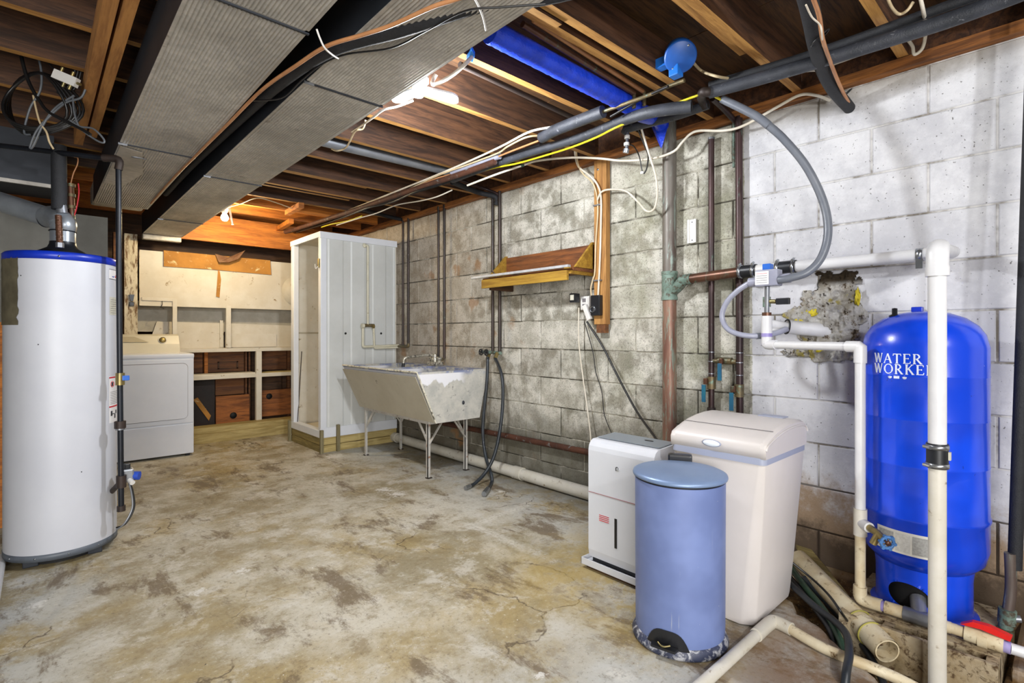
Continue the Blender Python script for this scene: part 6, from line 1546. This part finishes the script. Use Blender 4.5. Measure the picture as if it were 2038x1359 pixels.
cable('lamp_cable', 'thick white cable curving from the taped joist to the bright shop light', [(1.302, 1.658, 2.200), (1.282, 1.683, 2.170), (1.272, 1.737, 2.150), (1.261, 1.811, 2.140), (1.260, 1.877, 2.150), (1.270, 1.891, 2.180), (1.277, 1.880, 2.200)], .0085, 'cable_white')
cable('duct_edge_cable', 'pale cable along the edge of the right duct below the shop light', [(1.243, 2.011, 2.120), (1.198, 2.073, 2.100), (1.159, 2.120, 2.090), (1.175, 2.241, 2.100), (1.237, 2.481, 2.150), (1.294, 2.729, 2.200)], .005, 'cable_white')
cable('duct_edge_cable', 'pale looped cable poking out past the right duct in the middle bays', [(1.224, 2.424, 2.150), (1.237, 2.482, 2.130), (1.225, 2.548, 2.130), (1.315, 2.837, 2.150), (1.305, 2.935, 2.150), (1.300, 3.008, 2.180)], .005, 'cable_cream')
cable('far_cable', 'pale cable running along the far joists beside the bare bulb', [(1.262, 5.088, 2.200), (1.307, 4.878, 2.200), (1.346, 4.595, 2.200), (1.470, 4.614, 2.200), (1.746, 4.797, 2.200)], .005, 'cable_cream')
single(MB().prism([(1.267, 1.620, 2.200), (1.309, 1.651, 2.200), (1.331, 1.695, 2.200), (1.298, 1.693, 2.200), (1.288, 1.660, 2.200)], (.004, .004, .02)), 'tape_scrap', simple('bright_tape', '#2f8be0', None, .4), 'scrap of light blue tape where the lamp cable meets the joist', 'tape')

# ------------------------------------------------------------------ blue duct, blue box, bay pipes
bd = thing('blue_wrapped_pipe', 'thick pipe wrapped in bright blue tape crossing between the joists', 'pipe', (1.8, 1.5, 2.18))
pa_, pb_ = Vector((1.253, 1.490, 2.210)), Vector((2.207, 1.506, 2.210))
pts = []; rr_ = []
for k in range(60):
    t = k/59; pts.append(pa_+(pb_-pa_)*t); rr_.append(.044+.003*noise.noise(Vector((k*.7, 0, 0))))
MB().tube(pts, rr_, n=20, raw=True).build('pipe', M['blue_tape'], bd)
MB().tube([pb_-Vector((.05, 0, .0)), pb_+Vector((.06, 0, -.01)), (2.450, 1.520, 2.227), (2.520, 1.539, 2.208)], [.044, .044, .042, .036], n=16, sub=6).build('elbow', M['blue_tape'], bd)
MB().prism([(2.500, 1.589, 2.234), (2.500, 1.484, 2.219), (2.500, 1.527, 2.091)], (.02, .02, 0)).build('tape_tail', M['blue_tape'], bd)
bj = thing('blue_box', 'round blue plastic junction box on the joist beside the blue pipe', 'junction box', (1.909, 1.082, 2.180))
jc = Vector((1.959, 1.112, 2.220))
JN = Vector((.55, .42, .62)).normalized()
MB().box((jc.x+.01, jc.y+.03, jc.z), (jc.x+.05, 1.236, jc.z+.04)).build('mounting_arm', M['blue_plastic'], bj)
MB().lathe(jc, [(.060, .0), (.062, .004), (.062, .045), (.052, .060)], n=36, axis=JN).build('housing', M['blue_plastic'], bj)
cv_ = MB().lathe(jc, [(0, -.007), (.058, -.007), (.065, -.002), (.065, .003)], n=36, axis=JN).build('cover', simple('blue_cover', '#1c57aa', '#184c98', .42), bj)
JQ = Vector((0,0,1)).rotation_difference(JN)
for a in (70, 250): MB().lathe(jc+JQ @ Vector((.050*math.cos(math.radians(a)), 0.050*math.sin(math.radians(a)), -.009)), [(0, -.001), (.005, 0), (.005, .003)], n=10, axis=JN).build('screw', M['steel'], cv_)
MB().box(jc+Vector((-.0, .012, -.064)), jc+Vector((.045, .055, -.02)), .004).build('mounting_tab', M['blue_plastic'], bj)
cable('box_cable', 'pale cable leaving the round blue box behind the insulated pipe', [(2.064, 1.116, 2.240), (2.238, 1.168, 2.280), (2.150, 1.065, 2.190), (2.223, 1.033, 2.190), (2.343, 0.976, 2.200), (2.393, 0.899, 2.200)], .006, 'cable_cream')
single(MB().tube([(2.058, 1.227, 2.170), (2.088, 1.348, 2.180), (2.079, 1.453, 2.160), (2.072, 1.550, 2.140)], .006, n=8), 'dark_cable', M['cable_black'], 'black cable running just above the bare brass pipe', 'cable')
for a, b, r, m, lab in (
    ((1.347, 1.412, 2.240), (2.133, 1.456, 2.240), .012, 'copper', 'thin copper pipe in the joist bay just above the blue pipe'),
    ((1.383, 1.390, 2.260), (2.184, 1.439, 2.260), .010, 'cable_tan', 'second thin copper-coloured pipe in the joist bay above the blue pipe'),
    ((1.360, 1.821, 2.250), (2.167, 1.856, 2.250), .013, 'iron', 'grey conduit in the bay between the shop light and the blue pipe'),
    ((1.296, 3.144, 2.270), (2.275, 3.108, 2.270), .038, 'zinc', 'grey galvanised pipe lying in a middle joist bay')):
    single(MB().cyl(a, b, r, n=16), 'bay_pipe', M[m], lab, 'pipe')
for p, lab in (((2.133, 1.456, 2.240), 'left'), ((2.188, 1.435, 2.260), 'right')):
    q0 = Vector(p); single(MB().cyl(q0, q0-Vector((0, 0, .07)), .009, n=10), 'pipe_stub', M['brass_old'], lab+' tarnished stub turned down at the end of the bay pipes', 'fitting')

# ------------------------------------------------------------------ black cable tangle on the left
Rv = Vector((.7373, -.6756, 0)); Uv = Vector((0, 0, 1)); kk = 2.25/1036
O_ = Vector((-0.112, 3.154, 1.080))
def cp(px_, py_, dz=0):
    """point of the tangle: metres right and up inside the hanging coil, dz = nearer or further"""
    return O_+Rv*(px_*kk)+Uv*((664-py_)*kk)+Vector((.6756, .7373, 0))*dz
coil = thing('cable_coil', 'large coil of black cable hanging from the joists above the water heater', 'cable coil', cp(75, 210))
for k in range(5):
    pts = []
    for i in range(29):
        a = 2*PI*i/28
        pts.append(cp(68+(62+3*k)*math.cos(a+.3*k)+3*math.sin(3*a+k), 203+(54+2*k)*math.sin(a+.3*k)+3*math.cos(2*a+k), .01*k+.02*math.sin(a*2+k)))
    MB().tube(pts, .006, n=8, raw=True, cap=False).build('loop', M['cable_black'], coil)
c2 = thing('cable_coil', 'smaller upper loop of black cable behind the white splitter', 'cable coil', cp(120, 110))
for k in range(3):
    pts = [cp(102+(38+2*k)*math.cos(a), 110+(68+2*k)*math.sin(a), .03+.01*k) for a in [math.radians(-150+240*i/24) for i in range(25)]]
    MB().tube(pts, .0055, n=8, raw=True).build('loop', M['cable_black'], c2)
cable('black_cable', 'thick black cable dropping from the first joist into the coil, leftmost', [cp(32, 20), cp(36, 60), cp(42, 110), cp(56, 160), cp(78, 200), cp(100, 225), cp(155, 253), cp(180, 268)], .007, 'cable_black')
cable('grey_cable', 'dark grey cable crossing the coil and ending in a loop beside the duct', [cp(82, 38), cp(72, 90), cp(82, 140), cp(80, 180), cp(60, 215), cp(48, 262), cp(60, 268)], .0045, 'cable_grey')
cable('grey_cable', 'grey cable hanging lowest under the coil in a hairpin', [cp(170, 178), cp(160, 195), cp(130, 205), cp(95, 235), cp(72, 262), cp(60, 292), cp(66, 290), cp(85, 250), cp(110, 215), cp(148, 190)], .0045, 'cable_grey')
cable('grey_cable', 'grey cable looping right from the splitter to the duct side', [cp(145, 190), cp(148, 225), cp(160, 255), cp(190, 278), cp(206, 284), cp(205, 275), cp(185, 256), cp(160, 252), cp(140, 240)], .004, 'cable_grey')
cable('cream_cable', 'thin cream cable end curling below the coil', [cp(66, 190), cp(78, 240), cp(92, 262), cp(98, 282), cp(106, 296)], .004, 'cable_cream')
spl = thing('cable_splitter', 'small white cable splitter with brass connectors hanging in the black coil', 'splitter', cp(143, 165, -.03))
ang = Matrix.Rotation(math.atan2(-.38, 1), 3, Vector((.6756, .7373, 0)))
cs_ = cp(143, 163, -.03)
ax_ = (Rv*1-Uv*.42).normalized(); up_ = (Uv+Rv*.42).normalized()
MB().beam(cs_-ax_*.052, cs_+ax_*.052, .022, .038, up=up_).build('body', M['white_plastic'], spl)
for u, s_ in ((-.03, 1), (.0, -1), (.03, -1), (.02, 1)):
    MB().cyl(cs_+ax_*u+up_*s_*.018, cs_+ax_*u+up_*s_*.038, .006, n=8).build('connector', M['brass'], spl)
MB().cyl(cs_+ax_*.05, cs_+ax_*.068, .006, n=8).build('connector', M['brass'], spl)
cable('thin_cable', 'thin black cable from the splitter up to the second joist', [cs_-ax_*.03+up_*.035, cp(110, 140), cp(85, 105), cp(78, 70), cp(95, 45)], .0035, 'cable_black')
